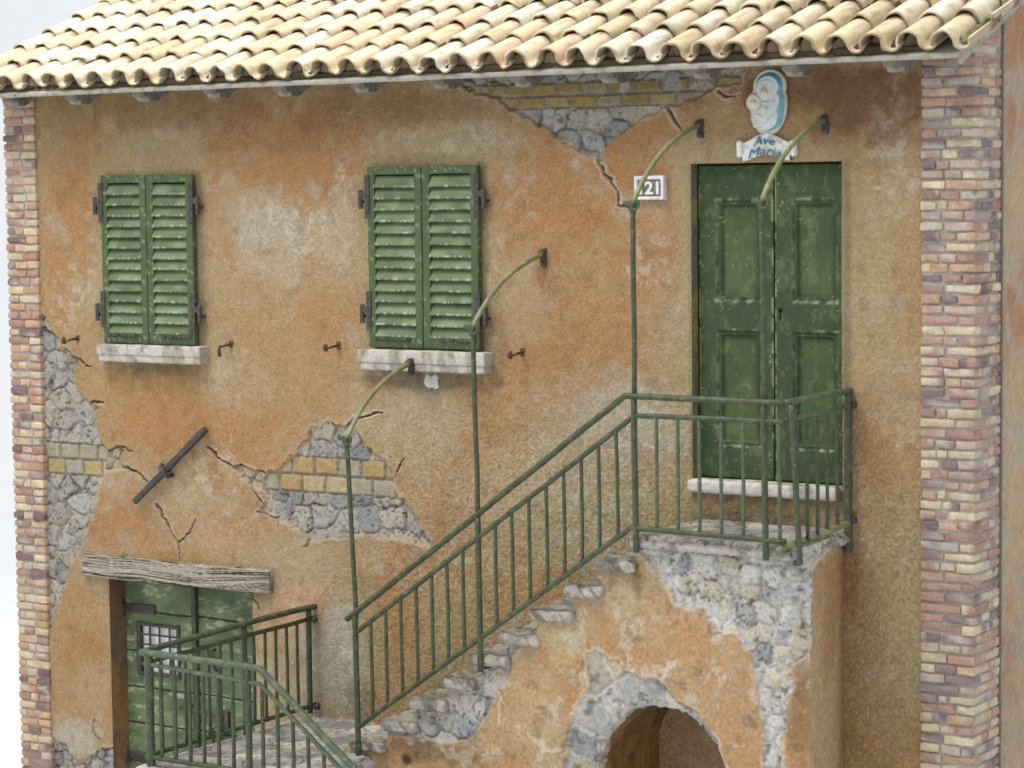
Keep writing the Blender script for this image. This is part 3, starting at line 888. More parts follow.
def window(x0, x1, z0, z1, sx0, sx1, sz0, sz1, seed):
    mid = (x0 + x1) / 2
    for side, (a, b) in enumerate(((x0, mid - .004), (mid + .004, x1))):
        yb, yf = -.012, -.056
        mb = MB(); st = .062
        colbox(mb, (a, yf, z0), (a + st, yb, z1), SH_FR, .006, (3, 2, 60), .55, seed)
        colbox(mb, (b - st, yf, z0), (b, yb, z1), SH_FR, .006, (3, 2, 60), .55, seed + 1)
        colbox(mb, (a + st - .004, yf + .002, z1 - .058), (b - st + .004, yb, z1), SH_FR, .006, (30, 2, 4), .6, seed + 2)
        colbox(mb, (a + st - .004, yf + .002, z0), (b - st + .004, yb, z0 + .085), SH_FR, .006, (30, 2, 4), .6, seed + 3)
        leaf = mb.build('shutter_leaf', M_PAINT, house)
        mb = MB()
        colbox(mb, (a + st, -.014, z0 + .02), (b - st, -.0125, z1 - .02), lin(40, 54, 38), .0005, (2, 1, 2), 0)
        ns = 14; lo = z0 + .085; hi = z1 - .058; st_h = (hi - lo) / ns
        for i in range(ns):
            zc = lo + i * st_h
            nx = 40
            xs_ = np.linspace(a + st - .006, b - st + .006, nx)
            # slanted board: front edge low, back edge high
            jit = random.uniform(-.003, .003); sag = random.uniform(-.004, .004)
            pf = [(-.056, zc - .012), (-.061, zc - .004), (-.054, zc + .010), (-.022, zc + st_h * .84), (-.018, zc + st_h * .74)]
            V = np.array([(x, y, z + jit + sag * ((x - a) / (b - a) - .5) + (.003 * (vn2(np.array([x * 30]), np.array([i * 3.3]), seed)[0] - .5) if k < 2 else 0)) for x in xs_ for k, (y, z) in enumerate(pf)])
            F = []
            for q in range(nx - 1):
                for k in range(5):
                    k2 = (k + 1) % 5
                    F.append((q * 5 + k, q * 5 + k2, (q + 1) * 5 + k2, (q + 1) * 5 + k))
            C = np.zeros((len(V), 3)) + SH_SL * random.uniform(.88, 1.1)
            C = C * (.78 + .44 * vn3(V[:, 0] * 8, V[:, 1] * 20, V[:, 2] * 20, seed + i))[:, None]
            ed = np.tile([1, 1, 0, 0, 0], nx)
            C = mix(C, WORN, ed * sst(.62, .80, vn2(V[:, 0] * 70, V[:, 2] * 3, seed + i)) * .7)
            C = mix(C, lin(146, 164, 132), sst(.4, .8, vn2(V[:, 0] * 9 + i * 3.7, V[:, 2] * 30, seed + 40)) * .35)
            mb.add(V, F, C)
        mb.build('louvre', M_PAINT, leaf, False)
        # hinges: strap on the stile, knuckle on the wall side
        out = -1 if side == 0 else 1
        xe = a if side == 0 else b
        for zz, hl in ((z1 - .20, .22), (z0 + .27, .20)):
            h = MB()
            h.add(*rbox((xe - .024 + out * -.004, -.066, zz - hl * .75), (xe + .020 + out * -.004, -.055, zz + hl * .65), .004, (2, 2, 4), .002, 20, 3))
            h.add(*rbox((min(xe, xe + out * .06), -.070, zz - .022), (max(xe, xe + out * .06), -.050, zz + .022), .004, (2, 2, 2)))
            h.add(*tube([(xe + out * .058, -.058, zz - .10), (xe + out * .058, -.058, zz + .035)], .017, 10))
            h.add(*tube([(xe + out * .058, -.058, zz - .05), (xe + out * .058, .01, zz - .05)], .012, 8))
            for q in (-.6, -.25, .45): h.add(*tube([(xe - out * .004, -.060, zz + q * hl), (xe - out * .004, -.071, zz + q * hl)], .008, 8))
            h.build('hinge', M_HINGE, leaf, False)
        l = MB()
        xa, xb = (a + .045, b - .10) if side == 0 else (a + .14, b - .02)
        l.add(*rbox((xa, -.066, z0 + .052), (xb, -.052, z0 + .078), .004, (6, 2, 2), .002, 20, 5))
        for q in np.linspace(xa + .03, xb - .03, 4): l.add(*tube([(q, -.060, z0 + .065), (q, -.076, z0 + .065)], .009, 8))
        if side: l.add(*rbox((xb - .03, -.068, z0 + .05), (xb, -.053, z0 + .17), .004, (2, 2, 4), .002, 20, 6))
        l.build('latch', M_HINGE, leaf, False)
    # sill
    mb = MB()
    for k, (lo, hi, rr) in enumerate((((sx0, -.115, sz0 + .055), (sx1, .03, sz1), .010), ((sx0 + .010, -.104, sz0), (sx1 - .010, .03, sz0 + .075), .014))):
        V, F = rbox(lo, hi, rr, (60, 6, 4), .003, 12, seed + k)
        q = fbm(V[:, 0], V[:, 2] * .25, 14, 4, seed)
        C = np.zeros((len(V), 3)) + lin(190, 185, 176)
        C = mix(C, lin(150, 143, 130), sst(.45, .7, q) * .8)
        C = mix(C, lin(110, 104, 92), sst(.62, .72, fbm(V[:, 0], V[:, 2], 20, 3, seed + 5)) * .6)
        mb.add(V, F, C)
    mb.build('window_sill', M_STONE, house)


window(.262, 1.178, 3.40, 4.69, .232, 1.272, 3.258, 3.394, 11)
window(2.818, 3.765, 3.432, 4.72, 2.75, 3.845, 3.268, 3.418, 23)


# ---- balcony door
DGR = lin(59, 76, 49); DGL = lin(80, 99, 61); DGD = lin(38, 58, 38)


def door_leaf(x0, x1, z0, z1, px0, px1, panels, yf, seed, keyhole=None):
    X = np.linspace(x0, x1, int((x1 - x0) / .006)); Z = np.linspace(z0, z1, int((z1 - z0) / .006))
    x, z = np.meshgrid(X, Z, indexing='ij')
    H = np.zeros(x.shape); n2 = fbm(x, z, 5, 5, seed); n3 = fbm(x * 1, z * .35, 30, 4, seed + 1)
    C = np.zeros(x.shape + (3,)) + DGR
    C = mix(C, DGL, sst(.45, .72, n2) * .4)
    worn = np.zeros(x.shape)
    for (a, b) in panels:
        d = np.maximum(np.maximum(px0 - x, x - px1), np.maximum(a - z, z - b))
        H = H - .018 * sst(.004, -.008, d) - .016 * sst(-.026, -.036, d) + .008 * sst(-.010, -.018, d) * sst(-.030, -.022, d)
        ins = sst(-.03, -.06, d)
        C = mix(C, DGL, ins * (.35 + .5 * sst(.4, .7, n2 + (z < (a + b) / 2) * .1)))
        bot = sst(.022, .004, np.abs(z - a)) * (x > px0 - .02) * (x < px1 + .02)
        top = sst(.016, .004, np.abs(z - b - .008)) * (x > px0 - .02) * (x < px1 + .02)
        sides = sst(.012, .003, np.abs(d)) * .5
        worn = np.maximum(worn, np.maximum(bot, np.maximum(top * .7, sides)))
    spk = fbm(x, z, 75, 3, seed + 5, .7)
    C = mix(C, lin(186, 186, 150), worn * sst(.42, .70, fbm(x * .7, z * .7, 30, 3, seed + 6)) * .5)
    C = mix(C, lin(196, 196, 170), sst(.80, .87, spk + .24 * (n2 - .5) + .07 * sst(.10, .0, np.minimum(x - x0, x1 - x))) * .55)
    C = mix(C, lin(130, 142, 98), sst(.58, .74, fbm(x, z * .6, 22, 4, seed + 7)) * .2)
    C = mix(C, lin(160, 162, 110), sst(.02, .003, np.minimum(x - x0, x1 - x)) * sst(.42, .6, fbm(x, z, 14, 3, seed + 8)) * .7)
    C = C * (.82 + .36 * n3)[..., None]
    ed = np.minimum(np.minimum(x - x0, x1 - x), np.minimum(z - z0, z1 - z))
    H = H - .008 * sst(.008, 0, ed) + (n3 - .5) * .002
    if keyhole:
        d = np.minimum(np.hypot(x - keyhole[0], z - keyhole[1]), np.maximum(np.abs(x - keyhole[0]) - .004, np.abs(z - keyhole[1] + .03) - .03) + .012)
        C = mix(C, lin(18, 18, 14), sst(.017, .012, d)); H = H - .012 * sst(.018, .010, d)
    P = np.stack([x, yf - H, z], -1)
    ex = []
    for (xa, sgn) in ((x0, 1), (x1, -1)):
        zz = np.linspace(z0, z1, 30)[::sgn]; yy = np.linspace(yf + .008, yf + .05, 4)
        a, b = np.meshgrid(zz, yy, indexing='ij')
        ex.append((np.stack([a * 0 + xa, b, a], -1), np.zeros(a.shape + (3,)) + DGD))
    return hfield('door_leaf', P, C, None, M_PAINT, house, ex)


door_leaf(5.432, 5.985, 2.625, 4.69, 5.57, 5.885, ((2.84, 3.60), (3.80, 4.455)), .085, 31)
door_leaf(5.995, 6.505, 2.625, 4.69, 6.125, 6.435, ((2.84, 3.60), (3.80, 4.455)), .085, 37, (6.035, 3.74))
mb = MB(); mb.add(*box((5.40, .135, 2.58), (6.53, .16, 4.74))); mb.build('door_backing', M_DARK, house, False)
V, F = rbox((5.405, -.055, 2.53), (6.505, .12, 2.618), .022, (50, 6, 4), .004, 10, 3)
q = fbm(V[:, 0], V[:, 2] * .4 + V[:, 1], 10, 4, 4)
mb = MB(); mb.add(V, F, mix(np.zeros((len(V), 3)) + lin(206, 202, 194), lin(150, 144, 130), sst(.48, .7, q))); mb.build('doorstep', M_STONE, house)


# ---- cellar door
def cellar():
    PG = lin(88, 104, 74); PG2 = lin(114, 128, 94); yf = .20
    edges = [at(150, y, .2)[1] for y in (612, 652, 688, 724, 762)]

    def leaf(x0, x1, off, seed, hole=None):
        X = np.linspace(x0, x1, int((x1 - x0) / .006)); Z = np.linspace(-.11, 1.56, 280)
        if hole:
            X = np.unique(np.r_[X, hole[0], hole[1]]); Z = np.unique(np.r_[Z, hole[2], hole[3]])
        x, z = np.meshgrid(X, Z, indexing='ij')
        es = np.array([1.75] + [e + off for e in edges] + [-.4])
        d = np.full(x.shape, 9.); kk = np.zeros(x.shape)
        zw = z + (fbm(x, z * 0 + 3, 3, 2, seed) - .5) * .02
        for i, e in enumerate(es):
            d = np.minimum(d, np.abs(zw - e)); kk = kk + (zw < e)
        gr = fbm(x * .5, z, 30, 4, seed + 1); bl = fbm(x * .6, z, 7, 4, seed + 2)
        C = np.zeros(x.shape + (3,)) + PG
        C = C * (.86 + .28 * _h(kk, kk * 3, kk, seed))[..., None]
        C = mix(C, PG2, sst(.45, .65, bl) * .7)
        C = mix(C, lin(176, 182, 150), sst(.62, .74, fbm(x * .4, z, 24, 4, seed + 3)) * .55)
        C = mix(C, lin(74, 92, 60), sst(.6, .7, fbm(x * .4, z, 14, 4, seed + 4)) * .5)
        g_ = sst(.011, .003, d)
        C = mix(C, lin(38, 46, 32), g_ * .85)
        C = mix(C, lin(160, 172, 130), sst(.022, .012, d) * (1 - g_) * sst(.5, .65, gr) * .6)
        C = C * (.8 + .4 * gr)[..., None]
        H = -g_ * .016 + (gr - .5) * .005
        keep = None
        if hole:
            xc = (x[:-1, :-1] + x[1:, 1:]) / 2; zc = (z[:-1, :-1] + z[1:, 1:]) / 2
            keep = ~((xc > hole[0]) & (xc < hole[1]) & (zc > hole[2]) & (zc < hole[3]))
        return hfield('cellar_door_leaf', np.stack([x, yf - H, z], -1), C, keep, M_PAINT, house)
    hole = (.325, .735, .775, 1.165)
    l1 = leaf(.17, .895, 0, 41, hole)
    l2 = leaf(.93, 1.65, .0, 47)
    b = MB(); b.add(*box((.15, .262, -.12), (1.68, .285, 1.60))); b.build('door_backing', M_DARK, house, False)
    s = MB(); s.add(*rbox((.890, .165, -.11), (.936, .215, 1.55), .006, (2, 2, 30), .003, 9, 2)); s.build('cover_strip', pmat('dark_green_strip', (52, 62, 44), (76, 92, 62), (120, 130, 96), 12, .5, .7), l1)
    # barred light in the left leaf
    p = MB(); p.add(*box((.31, .222, .76), (.75, .228, 1.18))); p.build('pane', M_GLASS, l1, False)
    f = MB()
    x0, x1, z0, z1 = hole
    f.add(*rbox((x0 - .018, .178, z0 - .02), (x0 + .022, .222, z1 + .02), .004, (2, 2, 4), .003, 14, 1)); f.add(*rbox((x1 - .012, .180, z0 - .02), (x1 + .012, .222, z1 + .02), .004, (2, 2, 4), .003, 14, 2))
    f.add(*rbox((x0, .181, z1 - .012), (x1, .222, z1 + .012), .004, (4, 2, 2), .003, 14, 3)); f.add(*rbox((x0, .181, z0 - .012), (x1, .222, z0 + .012), .004, (4, 2, 2), .003, 14, 4))
    for k in (1, 2, 3): f.add(*tube(dense([(x0 + (x1 - x0) * k / 4 + .01, .195, z0 - .01), (x0 + (x1 - x0) * k / 4 + .01, .195, z1 + .01)], .04, .006, k), .0085, 8))
    for k in (1, 2, 3, 4): f.add(*tube(dense([(x0 - .01, .189, z0 + (z1 - z0) * k / 5), (x1 + .01, .189, z0 + (z1 - z0) * k / 5)], .04, .006, k + 5), .0085, 8))
    f.build('grille', M_IRON, l1)
    for (xa, xb, zc, par, out) in ((.13, .50, 1.285, l1, -1), (1.50, 1.64, 1.235, l2, 1), (.13, .40, .10, l1, -1)):
        h = MB(); h.add(*rbox((xa, .178, zc - .035), (xb, .198, zc + .035), .006, (8, 2, 3), .006, 10, 3))
        for q in np.linspace(xa + .06, xb - .05, 4): h.add(*tube([(q, .185, zc), (q, .170, zc)], .012, 8))
        if out < 0: h.add(*tube([(xa + .045, .165, zc - .07), (xa + .045, .165, zc + .07)], .024, 10))
        h.build('hinge', M_IRON, par)
    k = MB()
    k.add(*tube(dense([(.76, .165, .545), (1.20, .165, .515)], .05), .016, 10)); k.add(*rbox((.80, .168, .50), (.86, .198, .58), .006, (2, 2, 2)))
    k.add(*rbox((1.13, .165, .40), (1.24, .198, .56), .006, (3, 2, 3))); k.add(*tube([(1.10, .15, .28), (1.10, .15, .42), (1.14, .15, .44), (1.18, .15, .42), (1.18, .15, .28)], .012, 8)); k.add(*rbox((1.08, .14, .17), (1.20, .18, .30), .01, (2, 2, 2)))
    k.build('bolt_and_padlock', M_IRON, l2)
    h = MB(); h.add(*tube([(1.10, .195, 1.03), (1.10, .15, 1.02), (1.12, .14, .95), (1.14, .15, .88), (1.14, .195, .87)], .014, 8)); h.build('handle', M_IRON, l2)


cellar()


def lintel():
    """split old timber over the cellar door"""
    x0, x1, z0, z1 = -.045, 1.845, 1.545, 1.725
    nx, nz = 260, 46
    def sag(x): return -.012 * np.sin((x - x0) / (x1 - x0) * 3.0 + .3) + .012
    X = np.linspace(x0, x1, nx); ring = []; cols = []
    T = []
    yb, yf = .03, -.048
    for v in np.linspace(0, 1, nz): T.append((yf, z0 + (z1 - z0) * v, v, 1))
    for v in np.linspace(0, 1, 8)[1:]: T.append((yf + (yb - yf) * v, z1, 1, 0))
    for v in np.linspace(1, 0, 8)[1:]: T.append((yb, z0 + (z1 - z0) * v, v, 0))
    for v in np.linspace(1, 0, 8)[1:-1]: T.append((yf + (yb - yf) * v, z0, 0, 0))
    T = np.array(T)
    x = X[:, None] + 0 * T[None, :, 0]; y = T[None, :, 0] + 0 * x; z = T[None, :, 1] + sag(x)
    v = T[None, :, 1] + 0 * x
    w = v + (fbm(x, v, 1.6, 2, 3) - .5) * .05
    gr = fbm(x * .012, w, 175, 3, 5, .6)
    fine = fbm(x * .10, w, 220, 2, 6)
    knot = np.hypot((x - 1.17) / 1.6, v - 1.655)
    crack = sst(.42, .30, gr) * (.6 + .6 * fbm(x, v, 3, 2, 8))
    crack = np.maximum(crack, sst(.012, .006, knot))
    d = -crack * .014 + (fine - .5) * .004
    ed = np.minimum(x - x0, x1 - x)
    edge = np.minimum(T[None, :, 1] - z0, z1 - T[None, :, 1]) + 0 * x
    front = T[None, :, 3] + 0 * x
    y = y - d * front + front * (.012 * sst(.012, 0, edge) + .008 * sst(.015, 0, ed))
    C = np.zeros(x.shape + (3,)) + lin(158, 151, 136)
    C = mix(C, lin(114, 106, 92), sst(.56, .38, gr) * .8)
    C = mix(C, lin(70, 63, 54), np.clip(crack * 1.0, 0, .85))
    C = mix(C, lin(206, 202, 190), sst(.6, .75, fine) * .4 * (1 - crack))
    V = np.stack([x, y, z], -1).reshape(-1, 3); k = len(T)
    F = [(i * k + j, (i + 1) * k + j, (i + 1) * k + (j + 1) % k, i * k + (j + 1) % k) for i in range(nx - 1) for j in range(k)]
    F += [tuple(range(k)), tuple(range((nx - 1) * k, nx * k))[::-1]]
    mesh('lintel', V, F, M_WOODV, house, C.reshape(-1, 3))


lintel()

# ------------------------------------------------------------------ stairs
stair = thing('staircase', 'crumbling stone staircase with an arched opening climbing to the balcony door', 'staircase', (4.3, -.9, -.12))
YS = -.82
NOSE = [(3.20, .775), (3.46, .94), (3.715, 1.115), (3.96, 1.28), (4.21, 1.465), (4.45, 1.63), (4.70, 1.81), (4.98, 1.99), (5.195, 2.165), (5.45, 2.352)]
ARC = (5.63, .78, .48)
EXP = [
    [(366, 745), (374, 728), (400, 722), (400, 700), (432, 690), (432, 668), (470, 660), (470, 640), (500, 632), (500, 615), (528, 612), (530, 640), (511, 655), (508, 683), (498, 690), (490, 704), (484, 722), (473, 737), (453, 744), (428, 736), (412, 742), (396, 732), (384, 742)],
    [(564, 790), (562, 765), (566, 737), (574, 707), (588, 688), (589, 668), (588, 653), (598, 648), (606, 656), (616, 662), (624, 672), (640, 676), (656, 680), (672, 697), (690, 708), (698, 719), (711, 735), (724, 767), (726, 790)],
    [(636, 536), (638, 552), (650, 566), (668, 590), (684, 607), (705, 612), (714, 626), (738, 640), (752, 655), (757, 696), (762, 728), (764, 790), (786, 790), (783, 745), (789, 697), (793, 665), (806, 650), (820, 640), (812, 594), (820, 549), (840, 520), (700, 520)],
]
SCR = [([(592, 628), (598, 640), (602, 655)], .012, .2), ([(720, 622), (722, 640), (712, 668), (704, 680), (690, 693)], .012, .4), ([(724, 632), (708, 638), (704, 660), (706, 674)], .008, .3),
       ([(640, 650), (632, 668), (624, 672)], .009, .3), ([(660, 680), (668, 669), (676, 660)], .010, .9), ([(528, 735), (545, 747), (560, 751)], .009, .8), ([(733, 690), (745, 712), (748, 730)], .012, .3), ([(738, 650), (733, 680), (740, 700)], .010, .3),
       ([(490, 640), (500, 700), (497, 724)], .006, .8)]


def staircase():
    X = breaks(3.12, 6.65, [a for a, b in NOSE], .0075); Z = breaks(-.12, 2.335, [b - .03 for a, b in NOSE[:-1]], .0075)
    x, z = np.meshgrid(X, Z, indexing='ij')
    n1 = fbm(x, z, 1.5, 5, 111); n2 = fbm(x, z, 4, 5, 112); n3 = fbm(x, z, 12, 4, 113); n4 = fbm(x, z, 40, 3, 114)
    C = np.zeros(x.shape + (3,)) + lin(200, 160, 108)
    C = mix(C, lin(202, 146, 84), sst(.42, .65, n2) * .75)
    C = mix(C, lin(196, 178, 142), sst(.48, .66, n1) * .7)
    for bx_, by_, rx, ry, col, s in ((700, 610, 90, 45, lin(204, 148, 86), .7), (420, 750, 60, 14, lin(140, 108, 68), .7), (520, 700, 40, 60, lin(206, 172, 120), .6), (640, 575, 60, 26, OLI, .5), (560, 640, 40, 40, lin(200, 180, 136), .7),
                                     (745, 740, 30, 50, lin(204, 152, 92), .7), (800, 720, 20, 60, UMB, .7), (806, 640, 14, 60, OLI, .7), (750, 723, 8, 6, lin(110, 88, 62), .5), (405, 758, 6, 8, lin(60, 48, 34), .8), (637, 580, 6, 36, lin(150, 116, 70), .6)):
        cx, cz = at(bx_, by_, YS); k = FPX / (R[2] @ (np.array([cx, YS, cz]) - CAM))
        q = np.sqrt(((x - cx) / (rx / k / .84)) ** 2 + ((z - cz) / (ry / k)) ** 2) + (n2 - .5) * 1.1 + (n3 - .5)
        C = mix(C, col, sst(1.15, .35, q) * s)
    C = mix(C, lin(216, 204, 180), sst(.60, .68, fbm(x, z, 6, 6, 117, .6)) * .5)
    C = mix(C, lin(110, 84, 54), sst(.64, .72, fbm(x, z, 10, 5, 118, .6)) * .35)
    gr = vn2(x * 60, z * 60, 140) * .6 + vn2(x * 120, z * 120, 141) * .4
    C = desat(C * (.78 + .28 * n4 + .20 * gr)[..., None] * .82, .76) * np.array([.98, .99, .96])
    H = (gr - .5) * .004 + (fbm(x, z, 2.5, 3, 144) - .5) * .03 + (n3 - .5) * .010
    wx = x + (fbm(x, z, 16, 3, 151) - .5) * .05; wz = z + (fbm(x, z, 16, 3, 152) - .5) * .05
    for pts, w, lip in SCR:
        d, t = sdline(wx, wz, poly(pts, YS)); ww = w * .8 * (.5 + .9 * n3)
        C = mix(C, lin(212, 202, 186), sst(ww * 2.6, ww, d) * lip * .8)
        m = sst(ww * 1.1, ww * .3, d) * (1 - .6 * (lip > .7))
        H = H - m * .006; C = mix(C, lin(134, 106, 76), m * .25)
    jx = x + (fbm(x, z, 12, 4, 161, .6) - .5) * .09; jz = z + (fbm(x, z, 12, 4, 162, .6) - .5) * .09
    for i, pts in enumerate(EXP):
        d = sdpoly(jx, jz, poly(pts, YS))
        if i == 1:      # voussoirs round the arch
            a = np.arctan2(z - ARC[1], x - ARC[0]) + (n2 - .5) * .12; rr = np.hypot(x - ARC[0], z - ARC[1])
            u = a / .30; iu = np.floor(u); fu = u - iu
            ring2 = (rr > ARC[2] + .21 + .05 * (_h(iu, iu, iu, 2) - .5)).astype(float)
            e = np.minimum(np.minimum(fu, 1 - fu) * .30 * rr, np.abs(rr - ARC[2] - .21)) + (fbm(x, z, 40, 2, 5) - .5) * .015
            st = sst(.004, .018, e); w = _h(iu, ring2, iu, 7); rough = fbm(x, z, 26, 4, 9)
            sh = st * (.7 + .5 * (w - .5)) + (rough - .5) * .7
            P = np.array(PALES); k = np.minimum((w * len(PALES)).astype(int), len(PALES) - 1)
            scol = P[k] * (.72 + .5 * rough)[..., None]
            mc = (np.zeros_like(scol) + lin(206, 202, 196)) * (.7 + .5 * fbm(x, z, 20, 3, 12))[..., None]
            scol = mc * (1 - st[..., None]) + scol * st[..., None]
            dk = sst(.62, .70, fbm(x, z, 13, 4, 15)); scol = mix(scol, lin(112, 110, 106), dk * .6); sh = sh - dk * .3
        else:
            sh, scol = stones(x, z, .155 if i else .15, 130 + i, PALES, lin(200, 196, 190), .85, .034, .35 if i else .55)
        if i == 2:
            scol = mix(scol, lin(214, 212, 208), sst(.56, .64, fbm(x, z, 7, 5, 171)) * .6)
        inside = sst(.006, -.010, d)
        lip = sst(.030, .006, d + (n3 - .5) * .03) * (1 - inside)
        C = mix(C, lin(214, 204, 188), lip * .45 * sst(.3, .6, n2))
        scol = scol * .94
        C = C * (1 - inside[..., None]) + scol * inside[..., None]
        H = H * (1 - inside) + (-.028 + .020 * sh) * inside + lip * .004
    # rounded outer corner and arch mouth
    H = H - sst(.16, 0, 6.65 - x) ** 2 * .085
    rr = np.hypot(x - ARC[0], z - ARC[1])
    H = H - sst(.04, 0, np.where(z > ARC[1], rr - ARC[2], np.abs(x - ARC[0]) - ARC[2])) * .015
    xc = (x[:-1, :-1] + x[1:, 1:]) / 2; zc = (z[:-1, :-1] + z[1:, 1:]) / 2
    top = np.full(xc.shape, .70)
    for a, b in NOSE: top = np.where(xc > a + .012, b - .03, top)
    wob = (fbm(xc, zc, 14, 3, 181) - .5) * .03
    wobv = (fbm(x, z, 9, 3, 181) - .5) * .03 - .004
    dv = np.where(z > ARC[1], rr, np.abs(x - ARC[0])) + 1e-9
    push = np.where((dv < ARC[2] + wobv) & (z < 1.5), (ARC[2] + wobv) / dv, 1.0)
    px_ = ARC[0] + (x - ARC[0]) * push; pz_ = np.where(z > ARC[1], ARC[1] + (z - ARC[1]) * push, z)
    ins_ = dv < ARC[2] + wobv
    hole = ins_[:-1, :-1] & ins_[1:, 1:] & ins_[1:, :-1] & ins_[:-1, 1:] & (zc < 1.5)
    x, z = px_, pz_
    keep = (zc < top) & ~hole
    hfield('front_wall', np.stack([x, YS - H, z], -1), C, keep, M_STAIRPL, stair)
    # right side wall
    Y = breaks(YS + .075, .01, [], .009); y, z2 = np.meshgrid(Y, Z, indexing='ij')
    m1 = fbm(y * 1 + 5, z2, 3, 5, 191); m4 = fbm(y, z2, 40, 3, 192)
    C2 = np.zeros(y.shape + (3,)) + lin(176, 146, 98)
    C2 = mix(C2, UMB, sst(.45, .65, m1) * .8); C2 = mix(C2, OLI, sst(-.55, -.8, y) * .6)
    C2 = mix(C2, lin(128, 84, 54), sst(-.2, 0, y) * .7)
    C2 = mix(C2, lin(176, 148, 104), sst(-.15, -.70, y + (m1 - .5) * .4) * .85)
    C2 = desat(C2 * 1.06, .74)
    d = sdpoly(y + (m1 - .5) * .3, z2, np.array([(-.9, 2.5), (-.9, 1.95), (-.78, 2.05), (-.62, 2.2), (-.40, 2.27), (-.05, 2.31), (-.05, 2.5)]))
    sh, sc_ = stones(y, z2, .14, 195, PALES, lin(206, 202, 196), .85, .034, .4)
    ins = sst(.006, -.01, d)
    C2 = C2 * (.74 + .5 * m4)[..., None]
    C2 = mix(C2, lin(222, 212, 196), sst(.03, .006, d) * (1 - ins) * .7)
    C2 = C2 * (1 - ins[..., None]) + sc_ * ins[..., None]
    H2 = (m4 - .5) * .006 + (m1 - .5) * .02; H2 = H2 * (1 - ins) + (-.035 + .03 * sh) * ins - sst(.10, 0, y - YS - .075) ** 2 * .03
    hfield('side_wall', np.stack([6.535 - .115 * y / .82 + H2, y, z2], -1), C2, None, M_STAIRPL, stair)
    # vaulted passage
    prof = [(ARC[0] - ARC[2], -.12), (ARC[0] - ARC[2], .2), (ARC[0] - ARC[2], .5)]
    for a in np.linspace(math.pi, 0, 60): prof.append((ARC[0] + ARC[2] * math.cos(a), ARC[1] + ARC[2] * math.sin(a)))
    prof += [(ARC[0] + ARC[2], .5), (ARC[0] + ARC[2], .2), (ARC[0] + ARC[2], -.12)]
    prof = np.array(prof); s = np.linspace(0, 1, 50)
    gx = prof[:, 0][:, None] + 0 * s; gz = prof[:, 1][:, None] + 0 * s; gy = (YS + .016) + (-.016 - YS) * s[None, :] + 0 * gx
    fl_ = 1 + .09 * sst(.05, 0, s)[None, :]
    gx = ARC[0] + (gx - ARC[0]) * fl_; gz = np.where(gz > ARC[1], ARC[1] + (gz - ARC[1]) * fl_, gz)
    arc = np.cumsum(np.r_[0, np.hypot(*np.diff(prof, axis=0).T)])[:, None] + 0 * gx
    q = fbm(arc, gy, 8, 4, 201); q4 = fbm(arc, gy, 40, 3, 202)
    Ct = np.zeros(gx.shape + (3,)) + lin(150, 116, 76); Ct = mix(Ct, lin(116, 96, 62), sst(.4, .65, q))
    sh, sc_ = stones(arc, gy, .13, 203, PALES, lin(196, 190, 180), .9)
    m = sst(YS + .13, YS + .10, gy + (q - .5) * .08)
    Ct = Ct * (.7 + .6 * q4)[..., None]; Ct = Ct * (1 - m[..., None]) + sc_ * m[..., None]
    off = (q4 - .5) * .01 + m * (sh - .8) * .03
    cxv = (ARC[0] - gx); czv = np.where(gz > ARC[1], ARC[1] - gz, 0); ln = np.hypot(cxv, czv) + 1e-6
    hfield('passage_vault', np.stack([gx + cxv / ln * -off, gy, gz + czv / ln * -off], -1), Ct, None, M_STAIRPL, stair)

    # treads
    for i, (a, b) in enumerate(NOSE[:-1]):
        x1_ = NOSE[i + 1][0] + .05
        mb = MB()
        V, F = rbox((a - .02, -.865, b - .07), (x1_ - .02, .02, b), .012, (26, 60, 6), .013, 17, 60 + i)
        V[:, 2] += (vn2(V[:, 1] * 3, V[:, 0] * 5, i) - .5) * .02; V[:, 1] += np.where(V[:, 1] < -.6, (vn2(V[:, 0] * 22, V[:, 2] * 14, i + 3) - .5) * .03, 0)
        q = fbm(V[:, 0] + V[:, 1], V[:, 1] + V[:, 2], 9, 4, 61)
        Cc = mix(np.zeros((len(V), 3)) + lin(172, 167, 156), lin(134, 129, 118), sst(.42, .65, q))
        Cc = mix(Cc, lin(96, 90, 80), sst(.62, .72, fbm(V[:, 0] + V[:, 2], V[:, 1], 24, 3, 63)) * .7)
        mb.add(V, F, Cc)
        V, F = rbox((a + .02, -.80, NOSE[i - 1][1] - .03 if i else .62), (a + .10, .02, b - .04), .02, (3, 20, 4), .02, 9, 80 + i)
        mb.add(V, F, np.zeros((len(V), 3)) + lin(170, 164, 152))
        mb.build('tread', M_STONE, stair)

    def paving(name, x0, x1, y0, y1, zt, th, seed, par, size=.2):
        X = breaks(x0, x1, [], .009); Y = breaks(y0, y1, [], .009)
        xx, yy = np.meshgrid(X, Y, indexing='ij')
        h, c = stones(xx, yy, size, seed, [lin(k) for k in ((176, 172, 164), (164, 160, 154), (186, 180, 168), (152, 150, 146))], lin(88, 82, 74), .8, .013, .8)
        ed = np.minimum(np.minimum(xx - x0, x1 - xx), yy - y0)
        Hh = (np.clip(h, 0, 1.2) - .9) * .009 - sst(.05, 0, ed + (fbm(xx, yy, 12, 3, 3) - .5) * .03) ** 2 * .03
        ex = []
